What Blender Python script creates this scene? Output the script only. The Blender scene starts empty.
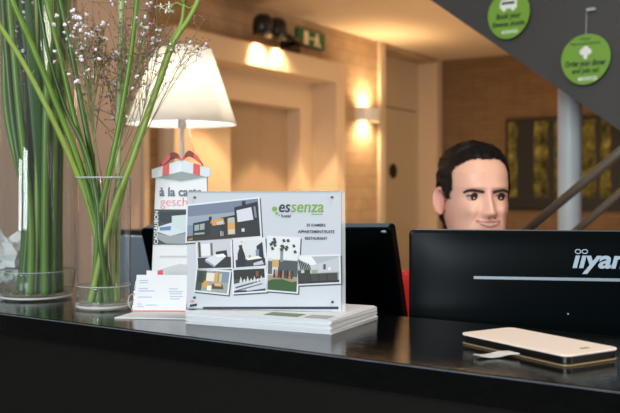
import bpy, math, random
from mathutils import Vector, Matrix, noise
random.seed(7)
C = bpy.context.scene
COL = C.collection
V = Vector
# ------------------------------------------------------------------ frame helpers
F_PX, HY, EYE, TOP = 861.0, 190.0, 1.278, 1.10      # focal in px, horizon row, eye height, counter height
TH = math.radians(33.8); CT, ST = math.cos(TH), math.sin(TH)
def P(x, y, d): return V(((x-310)/F_PX*d, d, EYE-(y-HY)/F_PX*d))
def RM(a, b, z): return V((CT*a+ST*b, -ST*a+CT*b, z))  # room axes: a along the counter, b away from the desk side
def to_ab(p): return (CT*p.x-ST*p.y, ST*p.x+CT*p.y)
RA = V((CT, -ST, 0)); RB = V((ST, CT, 0)); UZ = V((0, 0, 1))
def hitB(px, py, b):
    t = (px-310)/F_PX; d = b/(ST*t+CT); return P(px, py, d)
def hitA(px, py, a):
    t = (px-310)/F_PX; d = a/(CT*t-ST); return P(px, py, d)

# ------------------------------------------------------------------ camera, world, lights, exposure
cam_d = bpy.data.cameras.new('camera'); cam = bpy.data.objects.new('camera', cam_d); COL.objects.link(cam)
cam.location = (0, 0, EYE); cam.rotation_euler = (math.pi/2, 0, 0)
cam_d.sensor_width = 36; cam_d.lens = 36*F_PX/620; cam_d.shift_y = -16.5/620; cam_d.clip_start = .02
cam_d.dof.use_dof = True; cam_d.dof.focus_distance = 1.16; cam_d.dof.aperture_fstop = 7.5
C.camera = cam
w = bpy.data.worlds.new('world'); C.world = w; w.use_nodes = True
w.node_tree.nodes['Background'].inputs[0].default_value = (1.0, .82, .66, 1)
w.node_tree.nodes['Background'].inputs[1].default_value = .07
C.view_settings.view_transform = 'Standard'; C.view_settings.look = 'None'
C.view_settings.exposure = 0.0; C.view_settings.gamma = 1.0
C.view_settings.use_curve_mapping = False
def light(kind, name, loc, power, color, target=None, **kw):
    d = bpy.data.lights.new(name, kind); d.energy = power; d.color = color
    for k, v in kw.items(): setattr(d, k, v)
    o = bpy.data.objects.new(name, d); COL.objects.link(o); o.location = loc
    if target is not None: o.rotation_euler = (V(target)-V(loc)).to_track_quat('-Z', 'Y').to_euler()
    return o
WARM = (1.0, .69, .42); COOL = (.86, .94, 1.0)
for _x in (-3.5, -1.7): light('AREA', 'daylight_window', (_x, -4.2+.25*(_x+2.6), 2.4), 165, COOL, (0.1, 1.4, 1.0), shape='RECTANGLE', size=1.1, size_y=2.0)
light('AREA', 'counter_fill_light', (.35, .75, 2.6), 13, (1, .93, .85), (.35, .95, 0), size=.5)  # added fill that lifts the upward faces on the counter, no fixture seen
light('AREA', 'man_fill_light', (2.6, -.4, 2.0), 26, (1, .93, .86), (0.4, 1.8, 1.2), shape='RECTANGLE', size=1.4, size_y=1.4)  # added fill from the right to brighten the man, source not seen
light('AREA', 'lobby_ambient_fill', RM(-1.9, 5.4, 2.6), 32, WARM, RM(-1.9, 5.4, 0), size=1.6)  # added general warm ambient for the lobby, not a visible fixture
light('AREA', 'lift_ambient_fill', RM(-2.9, 3.4, 2.6), 7, WARM, RM(-3.6, 3.9, .6), size=.5)  # extra warm ambient added near the lift, no such lamp in view
for _b in (4.55, 5.5): light('SPOT', 'lift_downlight', RM(-3.47, _b, 2.64), 190, WARM, RM(-3.47, _b, 0), spot_size=1.08, spot_blend=.15, shadow_soft_size=.03)
light('AREA', 'ceiling_bounce_fill', RM(-1.8, 6.0, .5), 46, (1, .74, .50), RM(-2.2, 6.2, 2.6), size=2.0)  # added upward fill brightening the ceiling in place of bounced light

# ------------------------------------------------------------------ materials
def lin(c): return tuple(((x/255)/12.92 if x/255 <= .04045 else ((x/255+.055)/1.055)**2.4) for x in c)
MC = {}
def mat(name, rgb, rough=.6, metal=0, spec=.5, var=.0, scale=20, bump=0, bscale=60, stretch=(1, 1, 1), emit=None, es=0, coat=0, trans=0, sss=0):
    if name in MC: return MC[name]
    m = bpy.data.materials.new(name); MC[name] = m; m.use_nodes = True
    n = m.node_tree.nodes; l = m.node_tree.links; b = n['Principled BSDF']
    c = lin(rgb)
    b.inputs['Roughness'].default_value = rough; b.inputs['Metallic'].default_value = metal
    b.inputs['Specular IOR Level'].default_value = spec; b.inputs['Coat Weight'].default_value = coat
    b.inputs['Transmission Weight'].default_value = trans
    if sss:
        b.inputs['Subsurface Weight'].default_value = sss; b.inputs['Subsurface Radius'].default_value = (.01, .004, .002); b.inputs['Subsurface Scale'].default_value = 1
    tc = n.new('ShaderNodeTexCoord'); mp = n.new('ShaderNodeMapping'); mp.inputs['Scale'].default_value = stretch
    l.new(tc.outputs['Object'], mp.inputs[0])
    nz = n.new('ShaderNodeTexNoise'); nz.inputs['Scale'].default_value = scale; nz.inputs['Detail'].default_value = 4
    l.new(mp.outputs[0], nz.inputs['Vector'])
    mx = n.new('ShaderNodeMix'); mx.data_type = 'RGBA'
    mx.inputs[6].default_value = (*[x*(1-var) for x in c], 1); mx.inputs[7].default_value = (*[min(1, x*(1+var)) for x in c], 1)
    l.new(nz.outputs[0], mx.inputs[0]); l.new(mx.outputs[2], b.inputs['Base Color'])
    if bump:
        n2 = n.new('ShaderNodeTexNoise'); n2.inputs['Scale'].default_value = bscale; n2.inputs['Detail'].default_value = 5
        l.new(mp.outputs[0], n2.inputs['Vector'])
        bp = n.new('ShaderNodeBump'); bp.inputs['Strength'].default_value = bump; bp.inputs['Distance'].default_value = .003
        l.new(n2.outputs[0], bp.inputs['Height']); l.new(bp.outputs[0], b.inputs['Normal'])
    if emit:
        b.inputs['Emission Color'].default_value = (*lin(emit), 1); b.inputs['Emission Strength'].default_value = es
    return m
def brick_mat(name, c1, c2, mortar, bw, bh, axis='b', msize=.004, bump=.5):
    m = bpy.data.materials.new(name); m.use_nodes = True
    n = m.node_tree.nodes; l = m.node_tree.links; b = n['Principled BSDF']
    tc = n.new('ShaderNodeTexCoord'); mp = n.new('ShaderNodeMapping')
    # turn world axes to the room's, then lay the courses in the wall's plane
    mp.inputs['Rotation'].default_value = (0, 0, TH)
    sp = n.new('ShaderNodeSeparateXYZ'); cb = n.new('ShaderNodeCombineXYZ')
    l.new(tc.outputs['Object'], mp.inputs[0]); l.new(mp.outputs[0], sp.inputs[0])
    l.new(sp.outputs[1 if axis == 'b' else 0], cb.inputs[0]); l.new(sp.outputs[2], cb.inputs[1])
    br = n.new('ShaderNodeTexBrick'); br.inputs['Scale'].default_value = 1
    br.inputs['Color1'].default_value = (*lin(c1), 1); br.inputs['Color2'].default_value = (*lin(c2), 1); br.inputs['Mortar'].default_value = (*lin(mortar), 1)
    br.inputs['Mortar Size'].default_value = msize; br.inputs['Mortar Smooth'].default_value = .3
    br.inputs['Brick Width'].default_value = bw; br.inputs['Row Height'].default_value = bh
    l.new(cb.outputs[0], br.inputs['Vector'])
    nz = n.new('ShaderNodeTexNoise'); nz.inputs['Scale'].default_value = 9; nz.inputs['Detail'].default_value = 6; l.new(cb.outputs[0], nz.inputs['Vector'])
    mx = n.new('ShaderNodeMix'); mx.data_type = 'RGBA'; mx.blend_type = 'OVERLAY'; mx.inputs[0].default_value = .25
    l.new(br.outputs[0], mx.inputs[6]); l.new(nz.outputs[0], mx.inputs[7]); l.new(mx.outputs[2], b.inputs['Base Color'])
    bp = n.new('ShaderNodeBump'); bp.inputs['Strength'].default_value = bump; bp.inputs['Distance'].default_value = .01; bp.invert = True
    l.new(br.outputs[1], bp.inputs['Height']); l.new(bp.outputs[0], b.inputs['Normal'])
    b.inputs['Roughness'].default_value = .85
    return m
def thin_glass(name, tint=(1, 1, 1), ior=1.45, rough=.02, body=0.0):
    m = bpy.data.materials.new(name); m.use_nodes = True; n = m.node_tree.nodes; l = m.node_tree.links
    n.remove(n['Principled BSDF']); out = n['Material Output']
    tr = n.new('ShaderNodeBsdfTransparent'); tr.inputs[0].default_value = (*tint, 1)
    gl = n.new('ShaderNodeBsdfGlossy'); gl.inputs['Roughness'].default_value = rough
    fr = n.new('ShaderNodeFresnel'); ge = n.new('ShaderNodeNewGeometry'); mr = n.new('ShaderNodeMapRange')
    mr.inputs['To Min'].default_value = ior; mr.inputs['To Max'].default_value = 1/ior   # the same reflectance from either side of the pane
    l.new(ge.outputs['Backfacing'], mr.inputs['Value']); l.new(mr.outputs[0], fr.inputs[0])
    mx = n.new('ShaderNodeMixShader'); l.new(fr.outputs[0], mx.inputs[0]); l.new(tr.outputs[0], mx.inputs[1]); l.new(gl.outputs[0], mx.inputs[2])
    if body:
        df = n.new('ShaderNodeBsdfDiffuse'); df.inputs[0].default_value = (.9, .93, .93, 1)
        m2 = n.new('ShaderNodeMixShader'); m2.inputs[0].default_value = body
        l.new(mx.outputs[0], m2.inputs[1]); l.new(df.outputs[0], m2.inputs[2]); l.new(m2.outputs[0], out.inputs[0])
    else: l.new(mx.outputs[0], out.inputs[0])
    return m
def shade_mat():
    m = bpy.data.materials.new('lamp_shade_fabric'); m.use_nodes = True; n = m.node_tree.nodes; l = m.node_tree.links
    n.remove(n['Principled BSDF']); out = n['Material Output']
    df = n.new('ShaderNodeBsdfDiffuse'); df.inputs[0].default_value = (.86, .84, .80, 1)
    tl = n.new('ShaderNodeBsdfTranslucent'); tl.inputs[0].default_value = (.95, .91, .84, 1)
    nz = n.new('ShaderNodeTexNoise'); nz.inputs['Scale'].default_value = 300
    bp = n.new('ShaderNodeBump'); bp.inputs['Strength'].default_value = .1; bp.inputs['Distance'].default_value = .001
    l.new(nz.outputs[0], bp.inputs['Height']); l.new(bp.outputs[0], df.inputs['Normal'])
    mx = n.new('ShaderNodeMixShader'); mx.inputs[0].default_value = .6
    l.new(df.outputs[0], mx.inputs[1]); l.new(tl.outputs[0], mx.inputs[2]); l.new(mx.outputs[0], out.inputs[0])
    return m
def forest_mat():
    m = bpy.data.materials.new('forest_canvas'); m.use_nodes = True; n = m.node_tree.nodes; l = m.node_tree.links; b = n['Principled BSDF']
    tc = n.new('ShaderNodeTexCoord')
    nz = n.new('ShaderNodeTexNoise'); nz.inputs['Scale'].default_value = 9; nz.inputs['Detail'].default_value = 8; nz.inputs['Roughness'].default_value = .75
    l.new(tc.outputs['Object'], nz.inputs['Vector'])
    cr = n.new('ShaderNodeValToRGB'); e = cr.color_ramp.elements
    e[0].position = .38; e[0].color = (*lin((38, 38, 24)), 1); e[1].position = .78; e[1].color = (*lin((205, 190, 120)), 1)
    x = e.new(.55); x.color = (*lin((112, 106, 52)), 1)
    l.new(nz.outputs[0], cr.inputs[0]); l.new(cr.outputs[0], b.inputs['Base Color']); b.inputs['Roughness'].default_value = .8
    b.inputs['Specular IOR Level'].default_value = .1
    return m
M_wall = brick_mat('painted_block_wall', (182, 152, 116), (170, 140, 106), (140, 114, 84), .40, .10, 'b', .003, .35)
M_far = brick_mat('thin_brick_wall', (126, 98, 64), (118, 91, 59), (100, 76, 48), .30, .05, 'a', .004, .4)
M_plast = mat('beige_plaster', (205, 178, 145), .8, var=.04, bump=.15, bscale=40)
M_ceil = mat('ceiling_plaster', (206, 180, 148), .9, var=.03, scale=3)
M_floor = mat('floor_tile', (92, 80, 66), .5, var=.15, scale=6)
M_curt = mat('linen_wall_cover', (184, 166, 154), .9, var=.08, scale=8, stretch=(30, 30, .6), bump=.3, bscale=5)
M_lift = mat('brushed_lift_door', (176, 152, 124), .42, metal=.25, var=.05, scale=6, stretch=(40, 40, 1))
M_door = mat('cream_door', (196, 176, 146), .6, var=.03)
M_white = mat('matt_white_paint', (225, 222, 214), .5, var=.02)
M_black = mat('satin_black', (10, 10, 11), .35, var=.2)
M_count = mat('black_lacquered_wood', (9, 11, 12), .09, spec=.33, var=.5, scale=8, stretch=(2, 14, 14), bump=.08, bscale=24, coat=.0)
M_front = mat('dark_olive_panel', (13, 13, 7), .7, var=.12, scale=4, stretch=(6, 6, .6), spec=.2)
M_desk = mat('grey_desk_laminate', (70, 70, 70), .5, var=.1)
M_mon = mat('monitor_plastic', (3, 8, 10), .30, spec=.06, var=.15, scale=4)
M_silver = mat('silver_trim', (150, 165, 178), .35, metal=.3)
M_logo = mat('pale_logo_paint', (165, 185, 200), .4)
M_stair = mat('stair_grey_paint', (58, 56, 54), .6, var=.08, scale=5, bump=.1)
M_col = mat('column_grey_paint', (212, 216, 216), .45, var=.04)
M_rail = mat('bronze_handrail', (112, 102, 88), .4, metal=.3, var=.1)
M_green = mat('lime_green_print', (112, 160, 40), .55, var=.05)
M_dgreen = mat('dark_green_print', (14, 40, 14), .6)
M_wprint = mat('white_print', (232, 236, 226), .6)
M_paper = mat('white_paper', (226, 229, 231), .65, var=.015)
M_paper2 = mat('paper_edge', (205, 209, 213), .7, var=.08, scale=30, stretch=(1, 1, 60))
M_stem = mat('fresh_green_stem', (96, 134, 36), .4, var=.3, scale=12, stretch=(6, 6, .5), sss=0)
M_stemd = mat('deep_green_stem', (60, 98, 24), .4, var=.3, scale=12, stretch=(6, 6, .5))
M_steml = mat('pale_green_stem', (136, 162, 68), .45, var=.25, scale=12, stretch=(6, 6, .5))
M_twig = mat('olive_twig', (116, 124, 78), .7, var=.2)
M_bud = mat('maroon_bud', (158, 100, 112), .7, var=.3, scale=60)
M_blossom = mat('white_blossom', (248, 244, 248), .6, var=.05)
M_leaf = mat('deep_leaf', (44, 92, 30), .45, var=.25, scale=15)
M_red = mat('red_ribbon', (206, 40, 14), .4, var=.06)
M_redd = mat('red_ribbon_inside', (120, 22, 14), .5)
M_skin = mat('skin', (236, 182, 156), .42, var=.09, scale=22, sss=.12, spec=.4)
M_lip = mat('lips', (196, 122, 106), .4, var=.05)
M_hair = mat('dark_hair', (17, 12, 10), .5, spec=.25, var=.3, scale=50)
M_eyew = mat('eye_white', (150, 132, 124), .5)
M_iris = mat('brown_iris', (30, 19, 13), .45)
M_tooth = mat('teeth', (206, 190, 176), .3)
M_sweat = mat('red_sweater_knit', (196, 30, 28), .85, var=.1, bump=.4, bscale=300)
M_trous = mat('dark_trousers', (28, 30, 36), .85, var=.1)
M_gold = mat('gold_beige_leatherette', (252, 236, 222), .5, var=.02, bump=.12, bscale=500)
M_goldedge = mat('gold_case_edge', (172, 146, 108), .4, metal=.2)
M_glass = thin_glass('vase_glass', (.985, .995, .99), 1.5, body=.02)
M_acryl = thin_glass('clear_acrylic', (.99, 1, 1), 1.3)
M_acryl2 = thin_glass('milky_acrylic_edge', (.98, .99, .99), 1.45, body=.3)
M_base = thin_glass('thick_base_glass', (.98, 1, .99), 1.5, body=.15)  # white body mixed in to imitate bright highlights in the base
M_water = thin_glass('vase_water', (.93, .975, .93), 1.33, body=.05)
M_ring = thin_glass('milky_highlight_ring', (.98, .99, .99), 1.5, body=.6)
M_shade = shade_mat(); M_forest = forest_mat()
M_chrome = mat('satin_nickel', (190, 185, 178), .25, metal=.9)
M_glow = mat('lit_bulb', (255, 236, 200), .5, emit=(255, 214, 150), es=14)
M_cab = mat('blue_grey_cabinet_steel', (104, 118, 130), .35, var=.05)
M_sign = mat('exit_sign_green', (16, 92, 52), .5)
M_signw = mat('exit_sign_white', (226, 214, 176), .5)
M_navy = mat('navy_print', (30, 40, 62), .6)
M_grey = mat('grey_print', (92, 104, 116), .6)
M_lgrey = mat('light_grey_print', (168, 174, 178), .6)
M_pink = mat('thin_red_print', (228, 100, 92), .6)
def flat(rgb): return mat('print_%02x%02x%02x' % rgb, rgb, .6)

# ------------------------------------------------------------------ mesh builder
WL = {}
class MB:
    def __init__(s): s.v = []; s.f = []; s.m = []; s.s = []
    def add(s, vs, fs, mi=0, sm=False):
        k = len(s.v); s.v += [V(p) for p in vs]
        for f in fs: s.f.append([i+k for i in f]); s.m.append(mi); s.s.append(sm)
        return s
    def hexa(s, c8, mi=0):
        return s.add(c8, [(0, 3, 2, 1), (4, 5, 6, 7), (0, 1, 5, 4), (1, 2, 6, 5), (2, 3, 7, 6), (3, 0, 4, 7)], mi)
    def obox(s, o, ex, ey, ez, mi=0):      # corner o and three edge vectors
        o, ex, ey, ez = V(o), V(ex), V(ey), V(ez)
        return s.hexa([o, o+ex, o+ex+ey, o+ey, o+ez, o+ex+ez, o+ex+ey+ez, o+ey+ez], mi)
    def cbox(s, c, sx, sy, sz, ex=V((1, 0, 0)), ey=V((0, 1, 0)), ez=UZ, mi=0):
        return s.obox(V(c)-ex*sx/2-ey*sy/2-ez*sz/2, ex*sx, ey*sy, ez*sz, mi)
    def rbox(s, a0, a1, b0, b1, z0, z1, mi=0):
        return s.obox(RM(a0, b0, z0), RA*(a1-a0), RB*(b1-b0), UZ*(z1-z0), mi)
    def prism(s, pts, ext, mi=0):
        n = len(pts); pts = [V(p) for p in pts]; e = V(ext)
        fs = [tuple(range(n))[::-1], tuple(range(n, 2*n))]+[(i, (i+1) % n, n+(i+1) % n, n+i) for i in range(n)]
        return s.add(pts+[p+e for p in pts], fs, mi)
    def tube(s, pts, rad, n=8, mi=0, cap=True, flat=1.0):
        pts = [V(p) for p in pts]
        if not hasattr(rad, '__len__'): rad = [rad]*len(pts)
        vs = []; up = None
        for i, p in enumerate(pts):
            t = (pts[min(i+1, len(pts)-1)]-pts[max(i-1, 0)]).normalized()
            if up is None:
                up = t.orthogonal().normalized() if abs(t.z) > .98 else UZ.cross(t).normalized()
            u = (up-t*up.dot(t)).normalized(); up = u; w_ = t.cross(u)
            for k in range(n):
                a = 2*math.pi*k/n; vs.append(p+(u*math.cos(a)+w_*math.sin(a)*flat)*rad[i])
        fs = []
        for i in range(len(pts)-1):
            for k in range(n):
                a = i*n+k; b = i*n+(k+1) % n; fs.append((a, b, b+n, a+n))
        s.add(vs, fs, mi, True)
        if cap:
            k0 = len(s.v)-len(vs)
            s.f.append([k0+i for i in range(n)][::-1]); s.m.append(mi); s.s.append(False)
            s.f.append([len(s.v)-n+i for i in range(n)]); s.m.append(mi); s.s.append(False)
        return s
    def lathe(s, prof, c, n=48, mi=0, sm=True):
        c = V(c); vs = []; fs = []; m = len(prof)
        for r, z in prof:
            for k in range(n):
                a = 2*math.pi*k/n; vs.append(c+V((r*math.cos(a), r*math.sin(a), z)))
        for i in range(m-1):
            for k in range(n): fs.append((i*n+k, i*n+(k+1) % n, (i+1)*n+(k+1) % n, (i+1)*n+k))
        return s.add(vs, fs, mi, sm)
    def ball(s, c, r, n=10, m=7, sc=(1, 1, 1), mi=0, ax=None):
        c = V(c); vs = []; fs = []
        for i in range(m+1):
            ph = math.pi*i/m
            for k in range(n):
                a = 2*math.pi*k/n
                q = V((r*sc[0]*math.sin(ph)*math.cos(a), r*sc[1]*math.sin(ph)*math.sin(a), r*sc[2]*math.cos(ph)))
                if ax: q = ax[0]*q.x+ax[1]*q.y+ax[2]*q.z
                vs.append(c+q)
        for i in range(m):
            for k in range(n): fs.append((i*n+k, (i+1)*n+k, (i+1)*n+(k+1) % n, i*n+(k+1) % n))
        return s.add(vs, fs, mi, True)
    def build(s, name, mats, parent=None, origin=None, bevel=0, seg=2):
        if not isinstance(mats, (list, tuple)): mats = [mats]
        pw = WL[parent.name] if parent else V((0, 0, 0))
        ow = V(origin) if origin is not None else (pw if parent else V((0, 0, 0)))
        me = bpy.data.meshes.new(name); me.from_pydata([p-ow for p in s.v], [], s.f)
        for m_ in mats: me.materials.append(m_)
        me.polygons.foreach_set('material_index', s.m); me.polygons.foreach_set('use_smooth', s.s); me.update()
        o = bpy.data.objects.new(name, me); COL.objects.link(o)
        if parent: o.parent = parent
        o.location = ow-pw; WL[o.name] = ow
        import bmesh
        bm = bmesh.new(); bm.from_mesh(me)
        bmesh.ops.remove_doubles(bm, verts=bm.verts, dist=1e-6); bmesh.ops.recalc_face_normals(bm, faces=bm.faces); bm.to_mesh(me); bm.free()
        if bevel:
            md = o.modifiers.new('bevel', 'BEVEL'); md.width = bevel; md.segments = seg; md.limit_method = 'ANGLE'; md.angle_limit = math.radians(40)
        return o
def tag(o, label=None, cat=None, group=None, kind=None):
    if label: o['label'] = label
    if cat: o['category'] = cat
    if group: o['group'] = group
    if kind: o['kind'] = kind
    return o
def thing(name, label, cat, loc, group=None):
    o = bpy.data.objects.new(name, None); COL.objects.link(o); o.location = loc; o.empty_display_size = .05; WL[o.name] = V(loc)
    return tag(o, label, cat, group)
def struct(name, mb, mats, origin=None, bevel=0): return tag(mb.build(name, mats, None, origin, bevel), kind='structure')
def spl(pts, n=10):           # Catmull-Rom through points
    pts = [V(p) for p in pts]; out = []
    for i in range(len(pts)-1):
        p0 = pts[max(i-1, 0)]; p1 = pts[i]; p2 = pts[i+1]; p3 = pts[min(i+2, len(pts)-1)]
        for k in range(n):
            t = k/n; out.append(.5*((2*p1)+(p2-p0)*t+(2*p0-5*p1+4*p2-p3)*t*t+(3*p1-p0-3*p2+p3)*t**3))
    return out+[pts[-1]]
def lettering(name, body, o, ex, ey, nrm, wid, hei, m, parent, shear=0, bold=0, align='L'):
    """text laid at o (left end of baseline), along ex, up ey; wid and hei in metres fit its box"""
    cu = bpy.data.curves.new('tmp', 'FONT'); cu.body = body; cu.size = 1; cu.offset = bold; cu.shear = shear; cu.extrude = 0; cu.resolution_u = 3
    t = bpy.data.objects.new('tmp', cu); COL.objects.link(t); bpy.context.view_layer.update()
    me = bpy.data.meshes.new_from_object(t.evaluated_get(bpy.context.evaluated_depsgraph_get()))
    bpy.data.objects.remove(t)
    xs = [v.co.x for v in me.vertices]; ys = [v.co.y for v in me.vertices]
    x0, x1, y1 = min(xs), max(xs), max(ys); y0 = 0
    mb = MB(); off = -wid/2 if align == 'C' else 0
    mb.add([V(o)+ex*((v.co.x-x0)/(x1-x0)*wid+off)+ey*((v.co.y-y0)/(y1-y0)*hei)+nrm*.0002 for v in me.vertices], [tuple(p.vertices) for p in me.polygons])
    return mb.build(name, m, parent)

# ================================================================== STRUCTURE
CH = 2.66
struct('floor', MB().rbox(-4.5, 4.5, -2.5, 9.2, -.1, 0), M_floor)
struct('ceiling', MB().rbox(-4.5, 4.5, -.6, 9.2, CH, CH+.1), M_ceil)
WA = -3.93
bD = to_ab(hitA(135, 100, WA))[1]
wl = MB(); wl.rbox(-4.5, WA, bD, 4.09, 0, CH); wl.rbox(-4.5, WA, 4.09, 6.18, 2.33, CH); wl.rbox(-4.5, WA, 6.18, 7.0, 0, CH)
wl.rbox(-4.5, WA, 7.1, 8.28, 2.62, CH)
struct('wall_left', wl, M_wall)
struct('wall_left_front', MB().rbox(-4.5, WA+.12, -1.0, bD, 0, CH), M_curt)
tq = MB(); p0 = to_ab(hitA(131, 100, WA+.12))[1]
tq.rbox(WA+.12, WA+.135, bD-.055, bD-.01, 0, 2.1)
struct('trim_1', tq, M_plast, bevel=.003)
# portal round the lift
pt = MB(); pt.rbox(-4.5, -3.78, 4.09, 4.25, 0, 2.33); pt.rbox(-4.5, -3.78, 6.04, 6.18, 0, 2.33); pt.rbox(-4.5, -3.78, 4.25, 6.04, 2.17, 2.33)
struct('trim_2', pt, M_plast, bevel=.004)
rc = MB(); rc.rbox(-4.5, -4.02, 4.25, 4.95, 0, 2.17); rc.rbox(-4.5, -4.02, 5.86, 6.04, 0, 2.17); rc.rbox(-4.5, -4.02, 4.95, 5.86, 1.95, 2.17)
struct('wall_lift', rc, M_plast)
ld = MB(); ld.rbox(-4.18, -4.13, 4.95, 5.43, 0.002, 1.95); ld1 = tag(ld.build('door_1', M_lift, None, bevel=.002), kind='structure')
ld = MB(); ld.rbox(-4.21, -4.155, 5.41, 5.86, 0.002, 1.95); ld2 = tag(ld.build('door_2', M_lift, None, bevel=.002), kind='structure')
# doorway recess
tr = MB(); tr.rbox(-4.5, WA+.03, 7.0, 7.1, 0, CH-.002)
struct('trim_3', tr, M_door, bevel=.004)
rr = MB(); rr.rbox(-4.5, -4.15, 7.1, 8.28, 2.115, 2.62); rr.rbox(-4.5, -4.15, 7.1, 7.16, 0, 2.115)
struct('wall_transom', rr, M_door)
rv = MB(); rv.rbox(-4.5, WA, 8.28, 8.40, 0, CH)
struct('wall_corner', rv, M_plast)
dr = MB(); dr.rbox(-4.2, -4.155, 7.168, 8.27, .005, 2.105)
door3 = tag(dr.build('door_3', M_door, None, bevel=.003), kind='structure')
pl = MB(); q = hitA(393, 171, -4.15); a_, b_ = to_ab(q)
ring = []
for k in range(24):
    t = 2*math.pi*k/24; ring.append(RM(-4.156, b_+.075*math.cos(t), q.z+.075*math.sin(t)))
pl.prism(ring, RA*.014); o = pl.build('door_plate', M_black, door3, bevel=.002); o['label'] = 'round black plate'
struct('wall_back', MB().rbox(-4.5, 4.5, 8.45, 8.6, 0, CH), M_far)

# ------------------------------------------------------------------ counter
ct = thing('reception_counter', 'black lacquered wooden reception counter running across the foreground', 'counter', RM(-.3, .93, 0))
sl = MB(); sl.rbox(-1.75, .75, .7865, 1.083, TOP-.032, TOP); o = sl.build('countertop', M_count, ct, bevel=.0025)
we = MB().rbox(-1.745, .745, .7858, .7867, TOP-.0022, TOP-.0008).build('edge_highlight', mat('edge_highlight_paint', (92, 98, 104), .4, var=.6, scale=30), ct)  # pale strip painting the highlight along the top front edge
bd = MB(); bd.rbox(-1.72, .72, .83, 1.06, .08, TOP-.032); bd.build('front_panel', M_front, ct)
MB().rbox(-1.70, .70, .86, 1.05, 0, .08).build('plinth', M_black, ct)
# desk behind
dk = thing('office_desk', 'grey laminate office desk behind the reception counter carrying the monitors', 'desk', RM(-.4, 1.45, 0))
MB().rbox(-1.3, .75, 1.09, 1.62, .71, .74).build('desktop', M_desk, dk, bevel=.003)
for a in (-1.25, .67):
    for b in (1.12, 1.55):
        MB().rbox(a, a+.04, b, b+.04, 0, .71).build('leg', M_black, dk)

# ------------------------------------------------------------------ monitors
def monitor(name, label, c, ex, ez, W_, H_, logo=False):
    ex = V(ex).normalized(); ez = V(ez); ez = (ez-ex*ez.dot(ex)).normalized(); ey = ez.cross(ex)    # ey away from camera
    c = V(c)
    t = thing(name, label, 'monitor', V((c.x, c.y, .74)))
    b = MB()
    # rear shell: rounded corners, upper edge bevelled backwards
    def rr(w_, h_, r, off, dz=0, n=5):
        pts = []
        for (sx, sz, a0) in ((1, 1, 0), (-1, 1, 90), (-1, -1, 180), (1, -1, 270)):
            for k in range(n+1):
                a = math.radians(a0+90*k/n)
                pts.append(c+ex*(sx*(w_/2-r)+r*math.cos(a))+ez*(sz*(h_/2-r)+r*math.sin(a)+dz)+ey*off)
        return pts
    rings = [rr(W_, H_, .006, .022), rr(W_, H_, .006, .003), rr(W_-.002, H_-.002, .006, .0005), rr(W_-.006, H_-.006, .006, 0)]
    n = len(rings[0]); vs = [p for r_ in rings for p in r_]; fs = []
    for i in range(len(rings)-1):
        for k in range(n): fs.append((i*n+k, i*n+(k+1) % n, (i+1)*n+(k+1) % n, (i+1)*n+k))
    fs.append(tuple(range((len(rings)-1)*n, len(rings)*n)))
    b.add(vs, fs, 0, False); NU, NV = 24, 24; vs = []; fs = []
    for j in range(NV+1):
        for i in range(NU+1):
            u = -1+2*i/NU; v = -1+2*j/NV; u = math.copysign(abs(u)**.6, u); v = math.copysign(abs(v)**.6, v)
            vs.append(c+ex*u*(W_/2-.004)+ez*v*(H_/2-.004)-ey*(.0003+.0105*(1-abs(u)**8)*(1-abs(v)**5)))
    for j in range(NV):
        for i in range(NU): fs.append((j*(NU+1)+i, j*(NU+1)+i+1, (j+1)*(NU+1)+i+1, (j+1)*(NU+1)+i))
    b.add(vs, fs, 0, True); b.build('housing', M_mon, t)
    te = MB(); te.obox(c-ex*(W_/2-.007)+ez*(H_/2+.0001)+ey*.004, ex*(W_-.014), ey*.017, ez*.0006); te.build('top_edge', mat('painted_edge_sheen', (84, 104, 120), .35), t)  # pale strip painting the specular line on the upper edge
    s_ = MB(); s_.prism(rr(W_-.004, H_-.004, .005, .0221), ey*.002); s_.build('bezel', M_black, t)
    s_ = MB(); s_.prism(rr(W_-.03, H_-.03, .001, .0242), ey*.001); s_.build('screen', mat('screen_glass', (40, 60, 90), .2, emit=(150, 175, 215), es=.5), t)
    # stand
    st = MB(); hub = c-ez*H_*.12+ey*-.012; foot = V((c.x, c.y, .755)) - V((ey.x, ey.y, 0))*.06
    st.tube([hub, hub-ey*.03, V((hub.x, hub.y, hub.z-.04))-ey*.045, foot], [.018, .018, .018, .02], 12); st.build('stand_neck', M_black, t)
    ft = MB(); ft.lathe([(0.001, 0), (.105, 0), (.105, .008), (.02, .016), (.001, .016)], V((foot.x, foot.y, .74)), 32); ft.build('stand_foot', M_black, t)
    return t, c, ex, ey, ez
# main monitor, slightly yawed
yaw = math.radians(-10); MEX = V((math.cos(yaw), math.sin(yaw), 0)); D0 = 1.27
MW = .575; MH = .335
tl = P(409, 230, D0); mc = tl+MEX*MW/2-UZ*MH/2
tm, c, ex, ey, ez = monitor('computer_monitor', 'large black monitor seen from behind with pale brand lettering, in front of the smiling man', mc, MEX, UZ, MW, MH)
def on_plane(px, py, off):
    nn = ey; p0 = c+ey*off; r = V(((px-310)/F_PX, 1, -(py-HY)/F_PX)); o = V((0, 0, EYE))
    return o+r*((p0-o).dot(nn)/r.dot(nn))
s0 = on_plane(473.5, 277.5, -.012); L_ = 2*(c-s0).dot(ex)
bar = MB(); bar.obox(s0-ez*.0022, ex*L_, ey*-.0025, ez*.0044); bar.build('trim_strip', M_silver, tm, bevel=.0006)
lb = on_plane(572.5, 267.3, -.0095); lh = (on_plane(572.5, 255.2, -.0095)-lb).length
n_w = 2*(c-lb).dot(ex)+.004
o = lettering('brand_lettering', 'ııyama', lb, ex, ez, -ey, n_w*.87, lh*1.0, M_logo, tm, shear=.22, bold=.028); 
rg = MB()
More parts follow.
